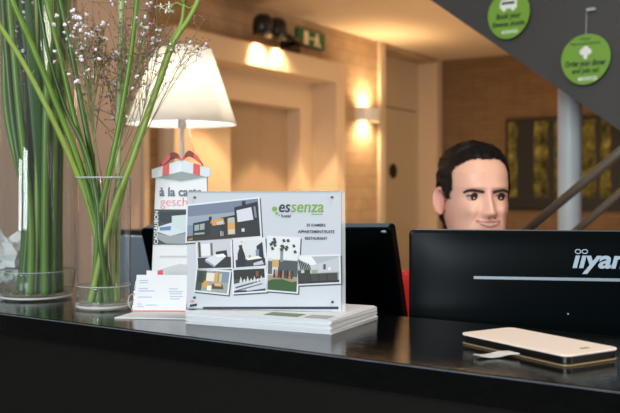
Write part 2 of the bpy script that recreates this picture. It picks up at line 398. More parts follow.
for px in (578.0, 584.8):
    cc = on_plane(px, 251.6, -.0105); R_ = .0038; pts = [cc+ex*R_*1.0*math.cos(a*math.pi/8)+ez*R_*.75*math.sin(a*math.pi/8) for a in range(17)]
    rg.tube(pts, .0008, 6, cap=False)
rg.build('brand_rings', M_logo, tm)
MB().ball(on_plane(568, 314, -.012), .0014).build('screw', M_silver, tm)
# second monitor at left: leaning a little, turned
TLc = P(140, 229, 1.62); TRc = P(390.5, 228, 1.40); ex2 = (TRc-TLc); W2 = ex2.length; ex2.normalize()
bl = P(400.5, 326, 1.452); ez2 = (TRc-bl); ez2 = (ez2-ex2*ez2.dot(ex2)).normalized(); H2 = .29
c2 = TLc+ex2*W2/2-ez2*H2/2
t2, *_r = monitor('computer_monitor', 'plain black monitor tilted back, standing behind the acrylic photo display', c2, ex2, ez2, W2, H2)
MB().ball(TRc-ex2*.012-ez2*.006-_r[2]*.001, .004, sc=(1.4, .5, .6)).build('painted_corner_glint', M_silver, t2)  # silver blob standing in for the small highlight at this corner

# ------------------------------------------------------------------ sideboard and lamp
cb = thing('storage_cabinet', 'blue grey steel cabinet with black frame standing under the table lamp', 'cabinet', RM(-1.45, 1.85, 0))
a0, b0 = to_ab(P(118, 229, 2.35))
f_ = MB(); f_.rbox(a0, a0+.578, b0+.006, b0+.40, 0, 1.17); f_.build('carcass', M_black, cb, bevel=.003)
for k in range(4):
    x0 = a0+.008+k*.142
    d_ = MB().rbox(x0, x0+.128, b0-.012, b0+.006, .06, 1.155).build('door', M_cab, cb, bevel=.002)
    MB().rbox(x0+.105, x0+.113, b0-.026, b0-.012, .72, .84).build('handle', M_chrome, d_)
lp = P(182, 229, 2.35); lp.z = 1.17
lm = thing('table_lamp', 'table lamp with white tapered shade, lit, behind the gift box leaflet', 'lamp', lp)
zt = EYE+(190-49.5)/F_PX*2.35; zb = EYE+(190-124.5)/F_PX*2.35
rt = 29.5/F_PX*2.35; rb_ = 54.5/F_PX*2.35
sh = MB(); sh.lathe([(rb_, zb), (rt, zt), (rt-.001, zt), (rb_-.0015, zb), (rb_, zb)], V((lp.x, lp.y, 0)), 64); sh.build('lamp_shade', M_shade, lm)
po = MB(); po.lathe([(.001, 0), (.075, 0), (.078, .006), (.07, .014), (.012, .02), (.0058, .03), (.0058, zb-lp.z-.01), (.011, zb-lp.z-.008), (.011, zb-lp.z+.015)], lp, 32); po.build('pole', M_white, lm)
so = MB(); so.lathe([(.001, zb+.012), (.017, zb+.012), (.017, zb+.022), (.013, zb+.05), (.001, zb+.05)], V((lp.x, lp.y, 0)), 24); so.build('socket', M_black, lm)
MB().ball(V((lp.x, lp.y, zb+.085)), .028, 16, 12, sc=(1, 1, 1.25)).build('bulb', mat('lamp_bulb', (255, 240, 220), .4, emit=(255, 232, 200), es=3), lm)
sp = MB()
for k in range(3):
    a = k*2.094+.4; sp.tube([V((lp.x, lp.y, zt-.02)), V((lp.x+rt*math.cos(a), lp.y+rt*math.sin(a), zt-.004))], .0012, 6)
sp.build('shade_ring_arms', M_chrome, lm)
cd = MB(); q = P(188.5, 122, 2.30); cd.tube([P(188.5, 118, 2.32), P(191, 140, 2.30), P(194, 152, 2.30)], .0009, 6); cd.build('pull_chain', M_chrome, lm)
light('POINT', 'table_lamp_bulb', (lp.x, lp.y, zb+.085), 55, (1, .92, .82), shadow_soft_size=.045)

# ------------------------------------------------------------------ wall fixtures
sc_c = hitA(363, 115, WA); sa, sb = to_ab(sc_c); sz_ = sc_c.z
sw = thing('wall_sconce', 'white up and down wall light glowing beside the doorway', 'wall lamp', RM(WA, sb, sz_-.065))
bx = MB()
prof = [(0, -.14), (.10, -.14), (.12, -.07), (.125, 0), (.12, .07), (.10, .14), (0, .14)]
outer = [RM(WA+p[0]+.001, sb+p[1], 0) for p in prof]; inner = [RM(WA+max(p[0]-.008, 0)+.001, sb+p[1]*.9, 0) for p in prof]
for i in range(len(prof)-1):
    for A_, B_ in ((outer, 0), (inner, 0)):
        bx.add([A_[i]+UZ*(sz_-.06), A_[i+1]+UZ*(sz_-.06), A_[i+1]+UZ*(sz_+.06), A_[i]+UZ*(sz_+.06)], [(0, 1, 2, 3)])
    for z in (sz_-.06, sz_+.06): bx.add([outer[i]+UZ*z, outer[i+1]+UZ*z, inner[i+1]+UZ*z, inner[i]+UZ*z], [(0, 1, 2, 3)])
bx.build('sconce_body', M_white, sw)
MB().ball(RM(WA+.05, sb, sz_), .02, 12, 8, sc=(1, 1, 1.3)).build('bulb', M_glow, sw)
light('SPOT', 'sconce_up', RM(WA+.07, sb, sz_+.02), 50, (1, .72, .42), RM(WA+.055, sb, 3), spot_size=2.7, spot_blend=1, shadow_soft_size=.02)
light('SPOT', 'sconce_down', RM(WA+.07, sb, sz_-.02), 50, (1, .72, .42), RM(WA+.055, sb, 0), spot_size=2.7, spot_blend=1, shadow_soft_size=.02)
# double spotlight over the lift
hp = hitA(269, 30, -3.70); ha, hb = to_ab(hp); hz = hp.z
dl = thing('double_spotlight', 'black double spotlight fixed on the wall above the lift portal', 'spotlight', RM(WA, hb, hz))
_pb = to_ab(hitA(289, 33, WA))[1]
MB().rbox(WA, WA+.03, _pb-.12, _pb+.12, hz-.06, hz+.04).build('wall_plate', M_black, dl, bevel=.004)
arm = MB(); arm.tube([RM(WA+.03, _pb, hz+.0), RM(WA+.12, _pb, hz+.0), RM(WA+.22, hb+.05, hz+.03)], .02, 10); arm.build('arm', M_black, dl)
for k, db in enumerate((-.085, .085)):
    cpos = RM(WA+.24, hb+db, hz)
    hd = MB(); hd.lathe([(.001, .075), (.045, .095), (.07, .065), (.078, 0), (.072, -.055), (.056, -.055), (.05, -.03), (.001, -.03)], cpos, 28); h_ = hd.build('spot_head', M_black, dl)
    lz = MB(); lz.lathe([(.001, -.031), (.046, -.031), (.046, -.034), (.001, -.034)], cpos, 24); lz.build('lens', M_glow, h_)
    light('SPOT', 'spot_lamp', cpos-UZ*.05+RB*(db*.3+.04), 42, (1, .72, .42), cpos-UZ*2-RA*.9+RB*(db*2+.7), spot_size=1.5, spot_blend=.8, shadow_soft_size=.02)
# exit sign
c1 = hitA(297.5, 26.5, WA+.03); c2_ = hitA(325, 35, WA+.03); c3 = hitA(325.5, 50.5, WA+.03); c4 = hitA(297.5, 44.5, WA+.03)
za, b1 = c1.z, to_ab(c1)[1]; b2 = to_ab(c2_)[1]; zt_ = (c1.z+c2_.z)/2; zb_ = (c3.z+c4.z)/2
ex_ = thing('exit_sign', 'green emergency sign with pale doorway and figure beside the black spotlight', 'sign', RM(WA, (b1+b2)/2, zb_))
MB().rbox(WA, WA+.03, b1, b2, zb_, zt_).build('sign_box', M_sign, ex_, bevel=.002)
sg = MB(); Bw = b2-b1; Hh = zt_-zb_
def sgb(u0, u1, v0, v1): sg.rbox(WA+.031, WA+.033, b1+Bw*u0, b1+Bw*u1, zb_+Hh*v0, zb_+Hh*v1)
sgb(.22, .38, .10, .90); sgb(.38, .66, .48, .57); sgb(.62, .76, .30, .72); sgb(.66, .74, .76, .90); sgb(.60, .68, .10, .32); sgb(.72, .84, .12, .22); sgb(.74, .80, .2, .34)
sg.build('pictogram', M_signw, ex_)

# ------------------------------------------------------------------ forest picture
q1 = hitB(507.5, 120, 8.45); q2 = hitB(507.5, 210, 8.45); pa, pb_ = to_ab(q1); zlo, zhi = q2.z, q1.z
pc = thing('forest_painting', 'large wide dark forest picture hanging on the far brick wall', 'picture', RM(pa+.9, 8.45, zlo))
MB().rbox(pa, pa+1.85, 8.405, 8.449, zlo, zhi).build('frame', M_black, pc)
MB().rbox(pa+.03, pa+1.82, 8.398, 8.404, zlo+.03, zhi-.03).build('canvas', M_forest, pc, origin=RM(pa+.9, 8.4, zlo))
tk = MB()
rnd = random.Random(3)
for (u, wd) in ((.10, .17), (.245, .06), (.30, .035), (.50, .05), (.60, .12), (.70, .05), (.82, .12), (.93, .05)):
    x = pa+.03+1.79*u; pts = []
    n = 8
    Lp = [RM(x-wd/2+rnd.uniform(-.01, .01), 8.3965, zlo+.03+(zhi-zlo-.06)*k/n) for k in range(n+1)]
    Rp = [RM(x+wd/2+rnd.uniform(-.01, .01), 8.3965, zlo+.03+(zhi-zlo-.06)*k/n) for k in range(n+1)]
    for k in range(n): tk.add([Lp[k], Rp[k], Rp[k+1], Lp[k+1]], [(0, 1, 2, 3)])
tk.rbox(pa+.03, pa+1.82, 8.3955, 8.397, zlo+.03, zlo+.13)
tk.build('painted_trunks', flat((20, 19, 14)), pc)

# ------------------------------------------------------------------ staircase
SB = 2.70
def sB(x, y): return hitB(x, y, SB)
e1 = sB(433, 1.5); e2 = sB(620, 130.5); dirs = (e2-e1).normalized(); a1, _b = to_ab(e1)
slope = (e2.z-e1.z)/(to_ab(e2)[0]-to_ab(e1)[0])
A_hi = a1-(CH-.002-e1.z)/(-slope); A_lo = a1+1.9
zlow = e1.z+slope*(A_lo-a1)
stc = thing('staircase', 'dark grey staircase side descending to the right across the top corner', 'staircase', RM(a1+.6, SB+.4, 0))
zc = lambda a: e1.z+slope*(a-a1)
hh = 1.15
a_t = a1+(CH-.002-hh-e1.z)/slope
st_ = MB(); st_.prism([RM(A_hi, SB, CH-.002), RM(A_lo, SB, zc(A_lo)), RM(A_lo, SB, zc(A_lo)+hh), RM(a_t, SB, CH-.002)], RB*.05); st_.build('side_panel', M_stair, stc)
sf = MB(); sf.prism([RM(A_hi+.06, SB+.05, CH-.003), RM(A_lo, SB+.05, zc(A_lo)+.03), RM(A_lo, SB+.05, zc(A_lo)+.12), RM(A_hi+.2, SB+.05, CH-.003)], RB*.85); sf.build('soffit_slab', M_stair, stc)
for k in range(9):
    ak = A_hi+.32+k*.26; zz = zc(ak)+.14
    if zz < CH-.1: MB().rbox(ak, ak+.28, SB+.052, SB+.9, zz, zz+.04).build('tread', M_stair, stc)
# column
qc = P(569.7, 190, 3.22); cr_ = 11.7/F_PX*3.22
ztop = zc(to_ab(qc)[0])+.03
cq = MB(); cq.lathe([(cr_, 0), (cr_, ztop)], V((qc.x, qc.y, 0)), 40); cq.lathe([(0.001, .001), (cr_+.05, .001), (cr_+.05, .012), (cr_, .012)], V((qc.x, qc.y, 0)), 40)
tag(cq.build('steel_column', M_col, None, origin=V((qc.x, qc.y, 0))), 'round pale grey steel column standing under the dark staircase', 'column')
# lower railing
rl = thing('stair_railing', 'two parallel dark metal handrails rising to the right behind the monitor', 'railing', hitB(600, 190, 2.35)-UZ*1.3)
for (x0, y0, x1, y1, r_, bb) in ((528, 229, 620, 152, .0125, 2.35), (579.5, 228, 620, 193, .0105, 2.35)):
    p0 = hitB(x0, y0, bb); p1 = hitB(x1, y1, bb); d_ = (p1-p0); s_ = d_.length; d_.normalize()
    MB().tube([p0-d_*.32*(1 if r_ > .011 else 1.25), p1+d_*.7], r_, 14).build('handrail', M_rail, rl)
p0 = hitB(528, 229, 2.35); p1 = hitB(620, 152, 2.35); d_ = (p1-p0).normalized()
for s_ in (-.31, ):
    p = p0+d_*s_; MB().tube([V((p.x, p.y, 0)), p], .014, 12).build('post', M_rail, rl)
p = p1+d_*.66; MB().tube([V((p.x, p.y, 0)), p], .014, 12).build('post', M_rail, rl)

# green hanging discs
def disc(label, px, py, w_, h_, body):
    cc = hitB(px, py, SB-.022); t = thing('hanging_disc', label, 'sign', cc, 'round green signs on the staircase')
    pts = []
    for k in range(48):
        a = 2*math.pi*k/48; r_ = 1+.03*math.sin(2*a+.6)+.015*math.sin(3*a)
        pts.append(cc+RA*w_/2*r_*math.cos(a)+UZ*h_/2*r_*math.sin(a))
    MB().prism(pts, RB*.003).build('disc', M_green, t)
    for (u, v, s, wd, he, m, sh, bo) in body:
        lettering('lettering', s, cc+RA*u*w_+UZ*v*h_-RB*.0006, RA, UZ, -RB, wd*w_, he*h_, m, t, shear=sh, bold=bo, align='C')
    return t, cc
t, cc = disc('round green hanging sign with a bus icon, higher and nearer the man', 508.5, 14.5, .139, .158,
    [(0, -.08, 'Book your', .60, .115, M_dgreen, .15, .035), (0, -.235, 'Essenza shuttle', .78, .10, M_dgreen, .15, .035), (.05, -.39, 'essenza', .36, .07, M_wprint, 0, .01)])
k_ = MB()
def pz(u, v, cc=cc, w_=.15, h_=.158): return cc+RA*u*w_+UZ*v*h_-RB*.001
k_.prism([pz(-.18, .12), pz(.19, .12), pz(.19, .26), pz(.13, .30), pz(-.16, .30), pz(-.19, .24)], -RB*.0006)
k_.ball(pz(-.1, .11), .007, sc=(1, .1, 1), ax=(RA, RB, UZ)); k_.ball(pz(.1, .11), .007, sc=(1, .1, 1), ax=(RA, RB, UZ)); k_.build('bus_icon', M_wprint, t)
k_ = MB(); k_.prism([pz(-.15, .21), pz(.14, .21), pz(.14, .26), pz(-.15, .26)], -RB*.0012); k_.build('bus_icon_window', M_dgreen, t)
MB().tube([pz(0, .5), pz(0, .72)+RB*.01], .0008, 6).build('string', M_wprint, t)
MB().ball(pz(-.13, -.36), .004, sc=(1, .2, 1), ax=(RA, RB, UZ)).build('leaf_mark', M_wprint, t)
t, cc = disc('round green hanging sign with a white chef hat icon, lower one at the right edge', 585.5, 59, .148, .158,
    [(0, .375, 'Hungry?', .22, .05, M_dgreen, .1, .01), (0, .28, 'Reserve your favourite', .60, .06, M_dgreen, .1, .01),
     (0, -.13, 'Order your dinner', .84, .115, M_dgreen, .15, .035), (0, -.27, 'and join us!', .56, .10, M_dgreen, .15, .035), (.07, -.42, 'essenza', .34, .075, M_wprint, 0, .01)])
def pz(u, v): return cc+RA*u*.155+UZ*v*.158-RB*.001
k_ = MB()
for (u, v, r) in ((-.06, .14, .010), (.06, .14, .010), (0, .18, .012)): k_.ball(pz(u, v), r, sc=(1, .08, 1), ax=(RA, RB, UZ))
k_.prism([pz(-.035, .0), pz(.035, .0), pz(.05, .13), pz(-.05, .13)], -RB*.0007); k_.build('chef_hat_icon', M_wprint, t)
MB().ball(pz(-.12, -.39), .005, sc=(1, .2, 1), ax=(RA, RB, UZ)).build('leaf_mark', M_wprint, t)
MB().tube([hitB(586, 35, SB-.02), hitB(586.5, 12, SB-.012)], .0007, 6).build('string', M_wprint, t)
hk = hitB(591, 9.5, SB-.012); MB().cbox(hk, .028, .012, .010, RA, RB, UZ).build('hook', M_lgrey, t, bevel=.002)

# ================================================================== COUNTER OBJECTS
# brochure stack
A = V((-.165, 1.144, TOP)); B = V((.0258, 1.057, TOP)); Cc = V((.0925, 1.188, TOP)); Dd = A+(Cc-B)
bs = []
NB = 14; hB_ = .0182/NB
for k in range(NB):
    rn = random.Random(k); j = V((rn.uniform(-.0014, .0014), rn.uniform(-.0012, .0012), 0)); rot = rn.uniform(-.012, .012)
    if k == NB-1: j = V((-.003, .001, 0))
    z0 = TOP+k*hB_+.0002; cen = (A+Cc)/2
    def tr_(p): q = V((p.x, p.y, 0))-V((cen.x, cen.y, 0)); return V((cen.x+q.x*math.cos(rot)-q.y*math.sin(rot), cen.y+q.x*math.sin(rot)+q.y*math.cos(rot), z0))+j
    mb = MB(); mb.prism([tr_(p) for p in (A, B, Cc, Dd)], UZ*(hB_-.00012))
    top = k == NB-1
    o = mb.build('brochure', [M_paper], None, origin=tr_(A))
    tag(o, 'white brochure lying on top of the stack under the photo display' if top else ('white brochure at the very bottom of the stack' if k == 0 else 'white brochure inside the neat stack under the photo display'), 'brochure', 'brochures stacked under the photo display')
    if top:
        ed = lambda u, v, zz: tr_(A)+(tr_(B)-tr_(A))*u+(tr_(Dd)-tr_(A))*v+UZ*(hB_+zz)
        pr = MB(); p2 = MB(); p3 = MB(); pr.add([ed(.02, .02, .0002), ed(.06, .02, .0002), ed(.08, .2, .0002), ed(.03, .2, .0002)], [(0, 1, 2, 3)]); p2.add([ed(.55, .04, .0002), ed(.78, .04, .0002), ed(.78, .22, .0002), ed(.55, .22, .0002)], [(0, 1, 2, 3)])
        p3.add([ed(.82, .04, .0002), ed(.97, .04, .0002), ed(.97, .22, .0002), ed(.82, .22, .0002)], [(0, 1, 2, 3)]); pr.build('cover_print', M_navy, o); p2.build('cover_print', flat((120, 135, 110)), o); p3.build('cover_print', M_lgrey, o)
# photo display
zs = TOP+.0188
o0 = V((-.1635, 1.150, zs)); yw = math.radians(-7); DX = V((math.cos(yw), math.sin(yw), 0)); lean = math.radians(2.5)
DN = V((DX.y, -DX.x, 0)).normalized()     # toward the camera
if DN.y > 0: DN = -DN
DU = (UZ*math.cos(lean)-DN*math.sin(lean)).normalized(); DN = DX.cross(DU).normalized()
if DN.y > 0: DN = -DN
PLX0, PLY0 = 186.8, 310.0
def plane_hit(px, py, p0, nn):
    o = V((0, 0, EYE)); r = V(((px-310)/F_PX, 1, -(py-HY)/F_PX)); return o+r*((p0-o).dot(nn)/r.dot(nn))
disp = thing('photo_display', 'acrylic photo display with hotel pictures and green lettering on the brochure stack', 'display stand', o0)
def D(px, py, off=0.0): return plane_hit(px, py, o0, DN)+DN*off
def dq(mb, pts, off, mi): 
    n = len(pts); mb.add([D(x, y, off) for x, y in pts], [tuple(range(n))], mi)
MB().prism([D(187, 307.5), D(341, 312), D(341, 192), D(187.5, 192.5)], -DN*.0012).build('printed_sheet', mat('display_sheet', (197, 203, 210), .6, var=.01), disp)
MB().prism([D(186.5, 309, -.0016), D(345.5, 313, -.0016), D(345, 190.5, -.0016), D(187, 191.5, -.0016)], -DN*.003).build('back_plate', M_acryl2, disp, bevel=.0004)
MB().prism([D(187, 192.7, .0002), D(344.5, 192, .0002), D(344.5, 190.8, .0002), D(187, 191.5, .0002)], DN*.0003).build('top_edge', M_lgrey, disp)
mb = MB(); fb = D(187, 309.5, .002); mb.obox(V((fb.x, fb.y, zs+.0002)), DX*.196, -DN*.045, UZ*.002); mb.build('foot', M_acryl, disp)
MB().prism([D(203, 309.2, .0004), D(338.5, 309.2, .0004), D(338.5, 306.6, .0004), D(203, 306.8, .0004)], DN*.0003).build('blue_bar', M_navy, disp)
for (x, y) in ((194.8, 197.5), (332, 197.3), (194.5, 297.5), (332.5, 302)):
    s = MB(); s.tube([D(x, y, .0008), D(x, y, .0025)], .0017, 12); s.build('screw', M_redd if y < 200 else M_black, disp)
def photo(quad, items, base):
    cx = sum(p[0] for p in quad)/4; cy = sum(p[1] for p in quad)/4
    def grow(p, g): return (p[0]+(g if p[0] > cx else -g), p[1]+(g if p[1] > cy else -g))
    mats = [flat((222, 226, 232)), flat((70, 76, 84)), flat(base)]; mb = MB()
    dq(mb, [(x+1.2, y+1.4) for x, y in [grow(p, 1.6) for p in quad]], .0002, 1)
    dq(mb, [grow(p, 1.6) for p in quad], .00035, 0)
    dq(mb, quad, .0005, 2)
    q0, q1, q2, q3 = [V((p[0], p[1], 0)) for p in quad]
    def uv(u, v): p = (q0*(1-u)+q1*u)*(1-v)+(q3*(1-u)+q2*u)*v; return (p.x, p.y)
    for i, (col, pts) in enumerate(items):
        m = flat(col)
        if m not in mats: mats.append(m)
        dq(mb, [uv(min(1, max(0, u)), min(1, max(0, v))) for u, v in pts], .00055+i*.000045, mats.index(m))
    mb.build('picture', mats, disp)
R4 = lambda u0, v0, u1, v1: [(u0, v0), (u1, v0), (u1, v1), (u0, v1)]
dk_ = (26, 30, 34)
rnd = random.Random(11)
photo([(188, 206), (258, 198.5), (260.5, 236), (187, 241.5)], [((112, 124, 146), R4(0, 0, 1, .3)), ((150, 160, 176), R4(0, .3, 1, .55)), ((44, 38, 26), R4(0, .85, 1, 1)),
  (dk_, [(.08, .5), (.32, .45), (.32, .9), (.08, .9)]), ((40, 44, 46), [(.32, .55), (.46, .5), (.46, .92), (.32, .92)]), (dk_, [(.46, .42), (.66, .38), (.66, .92), (.46, .92)]), (dk_, [(.66, .17), (.99, .08), (1, .97), (.66, .95)]),
  ((20, 22, 24), R4(.30, .36, .34, .5)), ((20, 22, 24), R4(.77, .03, .82, .16)), ((150, 164, 160), [(.1, .56), (.24, .53), (.24, .70), (.1, .72)]), (dk_, R4(.165, .5, .175, .75)), ((150, 164, 160), R4(.1, .78, .24, .83)),
  ((206, 150, 72), [(.33, .46), (.50, .43), (.52, .60), (.35, .62)]), ((190, 196, 190), [(.40, .52), (.50, .50), (.50, .60), (.42, .61)]), ((214, 158, 80), R4(.56, .46, .66, .90)), ((170, 182, 180), R4(.57, .44, .655, .58)), ((190, 200, 196), R4(.57, .76, .655, .88)),
  ((208, 212, 222), [(.69, .26), (.90, .21), (.92, .55), (.70, .58)]), ((120, 130, 140), [(.93, .2), (.96, .2), (.97, .5), (.94, .5)]), ((200, 204, 204), R4(.75, .76, .79, .85)), ((190, 190, 180), R4(.46, .78, .475, .92)), ((190, 190, 180), R4(.49, .8, .5, .92)), ((170, 120, 60), [(.02, .93), (.08, .9), (.08, .97), (.02, .98)])], (122, 134, 156))
photo([(197, 241), (230.4, 239), (231.3, 267.5), (198.3, 268.4)], [((196, 200, 206), R4(0, 0, 1, .55)), ((226, 230, 232), R4(.12, .12, .38, .55)), ((70, 60, 54), R4(.03, .05, .1, .6)), ((110, 96, 84), R4(.40, .1, .46, .55)), ((34, 34, 38), R4(0, .62, 1, 1)),
  ((30, 28, 30), [(.55, .42), (.88, .38), (.9, .62), (.57, .62)]), ((210, 218, 226), [(.22, .68), (.55, .52), (.86, .60), (.52, .92)]), ((238, 240, 242), [(.5, .53), (.78, .5), (.86, .6), (.6, .62)]), ((150, 158, 168), [(.22, .68), (.52, .92), (.5, .98), (.22, .76)])], (190, 195, 200))
photo([(234.5, 241), (263.6, 239), (265.7, 265.3), (236, 267.5)], [((214, 218, 220), R4(0, 0, 1, .6)), ((40, 44, 48), R4(0, .72, 1, 1)), ((24, 28, 36), [(.14, .32), (.26, .28), (.34, .6), (.34, .95), (.06, .95), (.08, .5)]), ((28, 26, 26), [(.14, .18), (.25, .16), (.26, .3), (.15, .32)]),
  ((26, 28, 34), [(.74, .25), (.95, .1), (.97, .9), (.86, .95), (.74, .75)]), ((120, 140, 160), [(.7, .4), (.82, .36), (.8, .66), (.7, .68)]), ((232, 234, 230), [(.36, .66), (.78, .62), (.9, .72), (.4, .76)]), ((170, 150, 90), [(.45, .58), (.52, .56), (.53, .66), (.46, .67)]), ((60, 60, 60), R4(.5, .76, .55, .98)), ((190, 196, 200), [(.6, .88), (.9, .8), (.95, .95), (.6, .98)]), ((220, 200, 100), R4(.22, 0, .27, .08))], (206, 210, 212))
photo([(197.5, 270), (229.7, 272), (227, 293.6), (195.3, 290)], [((120, 140, 160), R4(.5, 0, 1, .5)), ((54, 70, 50), R4(0, 0, .3, .6)), ((36, 50, 40), [(.05, .1), (.2, .05), (.22, .6), (.05, .7)]), ((226, 222, 206), R4(.3, .1, .55, .5)), ((216, 160, 60), R4(.56, .05, .66, .5)), ((206, 190, 130), R4(.7, .1, .78, .5)),
  ((196, 160, 96), [(.2, .6), (.42, .55), (.42, .8), (.22, .85)]), ((214, 150, 60), [(.24, .5), (.36, .5), (.36, .72), (.24, .72)]), ((90, 64, 44), [(.5, .62), (.82, .6), (.88, .82), (.5, .85)]), ((216, 170, 120), [(.58, .56), (.78, .56), (.8, .7), (.58, .7)]), ((236, 236, 230), [(.36, .72), (.5, .7), (.5, .95), (.36, .95)]), ((60, 70, 60), R4(0, .6, .18, 1))], (150, 160, 150))
cut = [((30, 28, 30), R4(0, 0, 1, .42)), ((196, 204, 212), [(0, .62), (1, .40), (1, .9), (0, 1)]), ((70, 78, 84), [(.05, .75), (.9, .5), (.92, .55), (.06, .82)]), ((90, 98, 104), [(.05, .9), (.9, .66), (.92, .7), (.06, .96)]), ((20, 20, 22), R4(0, .92, .4, 1)), ((130, 70, 50), R4(.72, .1, .8, .35))]
for k in range(7): u = .18+k*.11; cut.append(((206, 208, 206), [(u, .55), (u+.05, .3+.1*(k % 2)), (u+.09, .5), (u+.05, .62)]))
photo([(233.5, 270), (264.4, 268.4), (265.6, 290.5), (234.2, 292.7)], cut, (60, 62, 66))
gar = [((222, 226, 228), R4(0, 0, 1, .4)), ((66, 76, 82), R4(.34, .42, 1, .72)), ((130, 140, 146), [(.4, .25), (.5, .2), (.5, .45), (.4, .45)]), ((222, 226, 226), R4(.14, .30, .36, .5)), ((200, 160, 100), R4(.14, .42, .36, .56)), ((86, 92, 94), R4(0, .45, .14, .7)), ((160, 142, 112), R4(0, .72, 1, .88)), ((34, 64, 30), R4(0, .88, 1, 1)), ((42, 84, 36), [(0, .84), (.15, .8), (.5, .78), (.8, .82), (1, .8), (1, 1), (0, 1)])]
for k in range(16): u = rnd.uniform(0, .85); v = rnd.uniform(0, .22); gar.append(((40, 66, 40), [(u, v+.02), (u+.07, v), (u+.12, v+.05), (u+.04, v+.07)]))
for k in range(9): u = .2+k*.075; gar.append((((30, 34, 44), (196, 120, 70), (60, 60, 64))[k % 3], [(u, .62), (u+.04, .60), (u+.05, .76), (u-.01, .76)]))
photo([(268.8, 237), (299, 239), (296.5, 292), (267.5, 289.5)], gar, (200, 206, 206))
res = [((168, 178, 182), R4(.0, .0, 1, .45)), ((226, 230, 232), [(0, 0), (.35, .0), (.5, .35), (.2, .3)]), ((188, 194, 198), [(.3, .35), (1, .05), (1, .6), (.3, .62)]), ((70, 78, 80), R4(.62, .3, .68, .5)), ((220, 224, 226), R4(.74, .42, .80, .54)), ((40, 46, 44), R4(0, .5, .3, 1)), ((60, 56, 50), R4(.3, .64, .96, .95)), ((24, 26, 26), R4(.3, .66, .32, .95)), ((24, 26, 26), R4(.5, .66, .52, .95)), ((24, 26, 26), R4(.7, .66, .72, .95)), ((28, 30, 30), R4(.0, .92, 1, 1)), ((190, 196, 170), R4(.08, .45, .16, .6)), ((150, 160, 120), R4(.34, .5, .48, .62))]
for k in range(6): u = .02+k*.045; res.append(((24, 28, 26), [(u, .1+k*.03), (u+.03, .12+k*.03), (u+.08, .5), (u+.06, .5)]))
photo([(297.3, 257), (338.8, 255.8), (339.4, 282), (298.2, 284)], res, (150, 160, 164))
def dtext(name, s, x0, x1, yb, yt, m, shear=0, bold=0):
    o = D(x0, yb, .0009); return lettering(name, s, o, DX, DU, DN, (D(x1, yb)-D(x0, yb)).length, (D(x0, yt)-D(x0, yb)).length, m, disp, shear, bold)
dtext('lettering', 'es', 279, 290.2, 212, 204.2, M_navy, .15, .012); dtext('lettering', 'senza', 290.8, 323.5, 212, 204.2, M_green, .15, .006)
dtext('lettering', 'hotel', 281.5, 290.5, 217.4, 214.2, M_navy, 0, .01); dtext('lettering', '****', 311.5, 322.5, 215.6, 213.6, M_green, 0, .01)
dtext('lettering', '35 KAMERS', 306.5, 325.5, 226.4, 223.6, M_navy, 0, .02); dtext('lettering', 'APPARTEMENT/SUITE', 298, 334.5, 233, 230.1, M_navy, 0, .02); dtext('lettering', 'RESTAURANT', 305, 327.2, 239.6, 236.8, M_navy, 0, .02)
lg = MB()
for (x, y, r) in ((274.6, 209, 2.5), (276.8, 213.4, 1.4), (279.2, 215.2, .8)):
    c0 = D(x, y, .0008); rr_ = r/F_PX*1.14; n_ = 20; lg.add([c0+DX*rr_*math.cos(2*math.pi*k/n_)+DU*rr_*math.sin(2*math.pi*k/n_) for k in range(n_)], [tuple(range(n_))])
lg.build('logo_dots', M_green, disp)
mk = MB(); dq(mk, [(190, 304.6), (197, 303.4), (197, 306), (190, 307)], .0007, 0); mk.build('corner_mark', M_navy, disp)
mk = MB(); dq(mk, [(190.5, 300.8), (194, 300.4), (194, 301.8), (190.5, 302)], .0007, 0); mk.build('corner_mark', M_pink, disp)

# gift leaflet
g0 = P(150.2, 303, 1.34); g0.z = TOP; GN = V((0, -1, 0)); glean = math.radians(4)
GX = V((1, 0, 0)); GU = V((0, math.sin(glean), math.cos(glean))); GN = V((0, -math.cos(glean), math.sin(glean)))
gf = thing('gift_leaflet', 'tall white leaflet box with a red ribboned gift lid on top, left of the display', 'leaflet', g0)
def G(px, py, off=0.0): return plane_hit(px, py, g0, GN)+GN*off
MB().prism([G(150.4, 304.5), G(209, 304.5), G(206.8, 176), G(155.6, 176)], -GN*.014).build('carton', M_paper, gf, bevel=.0006)
def gpoly(name, sets, mats):
    mb = MB()
    for (mi, off, pts) in sets: mb.prism([G(x, y, off) for x, y in pts], GN*.0004, mi)
    return mb.build(name, mats, gf)
# lid drawn in perspective, a die-cut card on the top of the carton
lid = MB(); lid.prism([G(151.9, 178, .001), G(157, 178, .001), G(181.5, 182, .001), G(207.8, 177, .001), G(210.6, 176.5, .001), G(210.6, 168.8, .001), G(182, 159.4, .001), G(151.9, 169.6, .001)], -GN*.006)
lid.build('lid', M_paper, gf)
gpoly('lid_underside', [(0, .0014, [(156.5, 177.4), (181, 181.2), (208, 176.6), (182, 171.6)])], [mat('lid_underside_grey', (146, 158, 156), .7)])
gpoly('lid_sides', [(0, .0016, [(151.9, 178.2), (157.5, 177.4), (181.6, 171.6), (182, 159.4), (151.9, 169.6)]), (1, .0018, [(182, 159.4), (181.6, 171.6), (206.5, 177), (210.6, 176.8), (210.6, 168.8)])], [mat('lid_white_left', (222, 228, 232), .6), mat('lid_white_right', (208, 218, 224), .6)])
gpoly('ribbon', [(0, .0024, [(162.6, 176), (169.3, 174.4), (169.5, 163.6), (163.2, 165.8)])], [M_red])
gpoly('ribbon', [(0, .0024, [(193.4, 174), (200.2, 175.6), (200.2, 165.4), (193.6, 163.2)])], [M_red])
bw = MB()
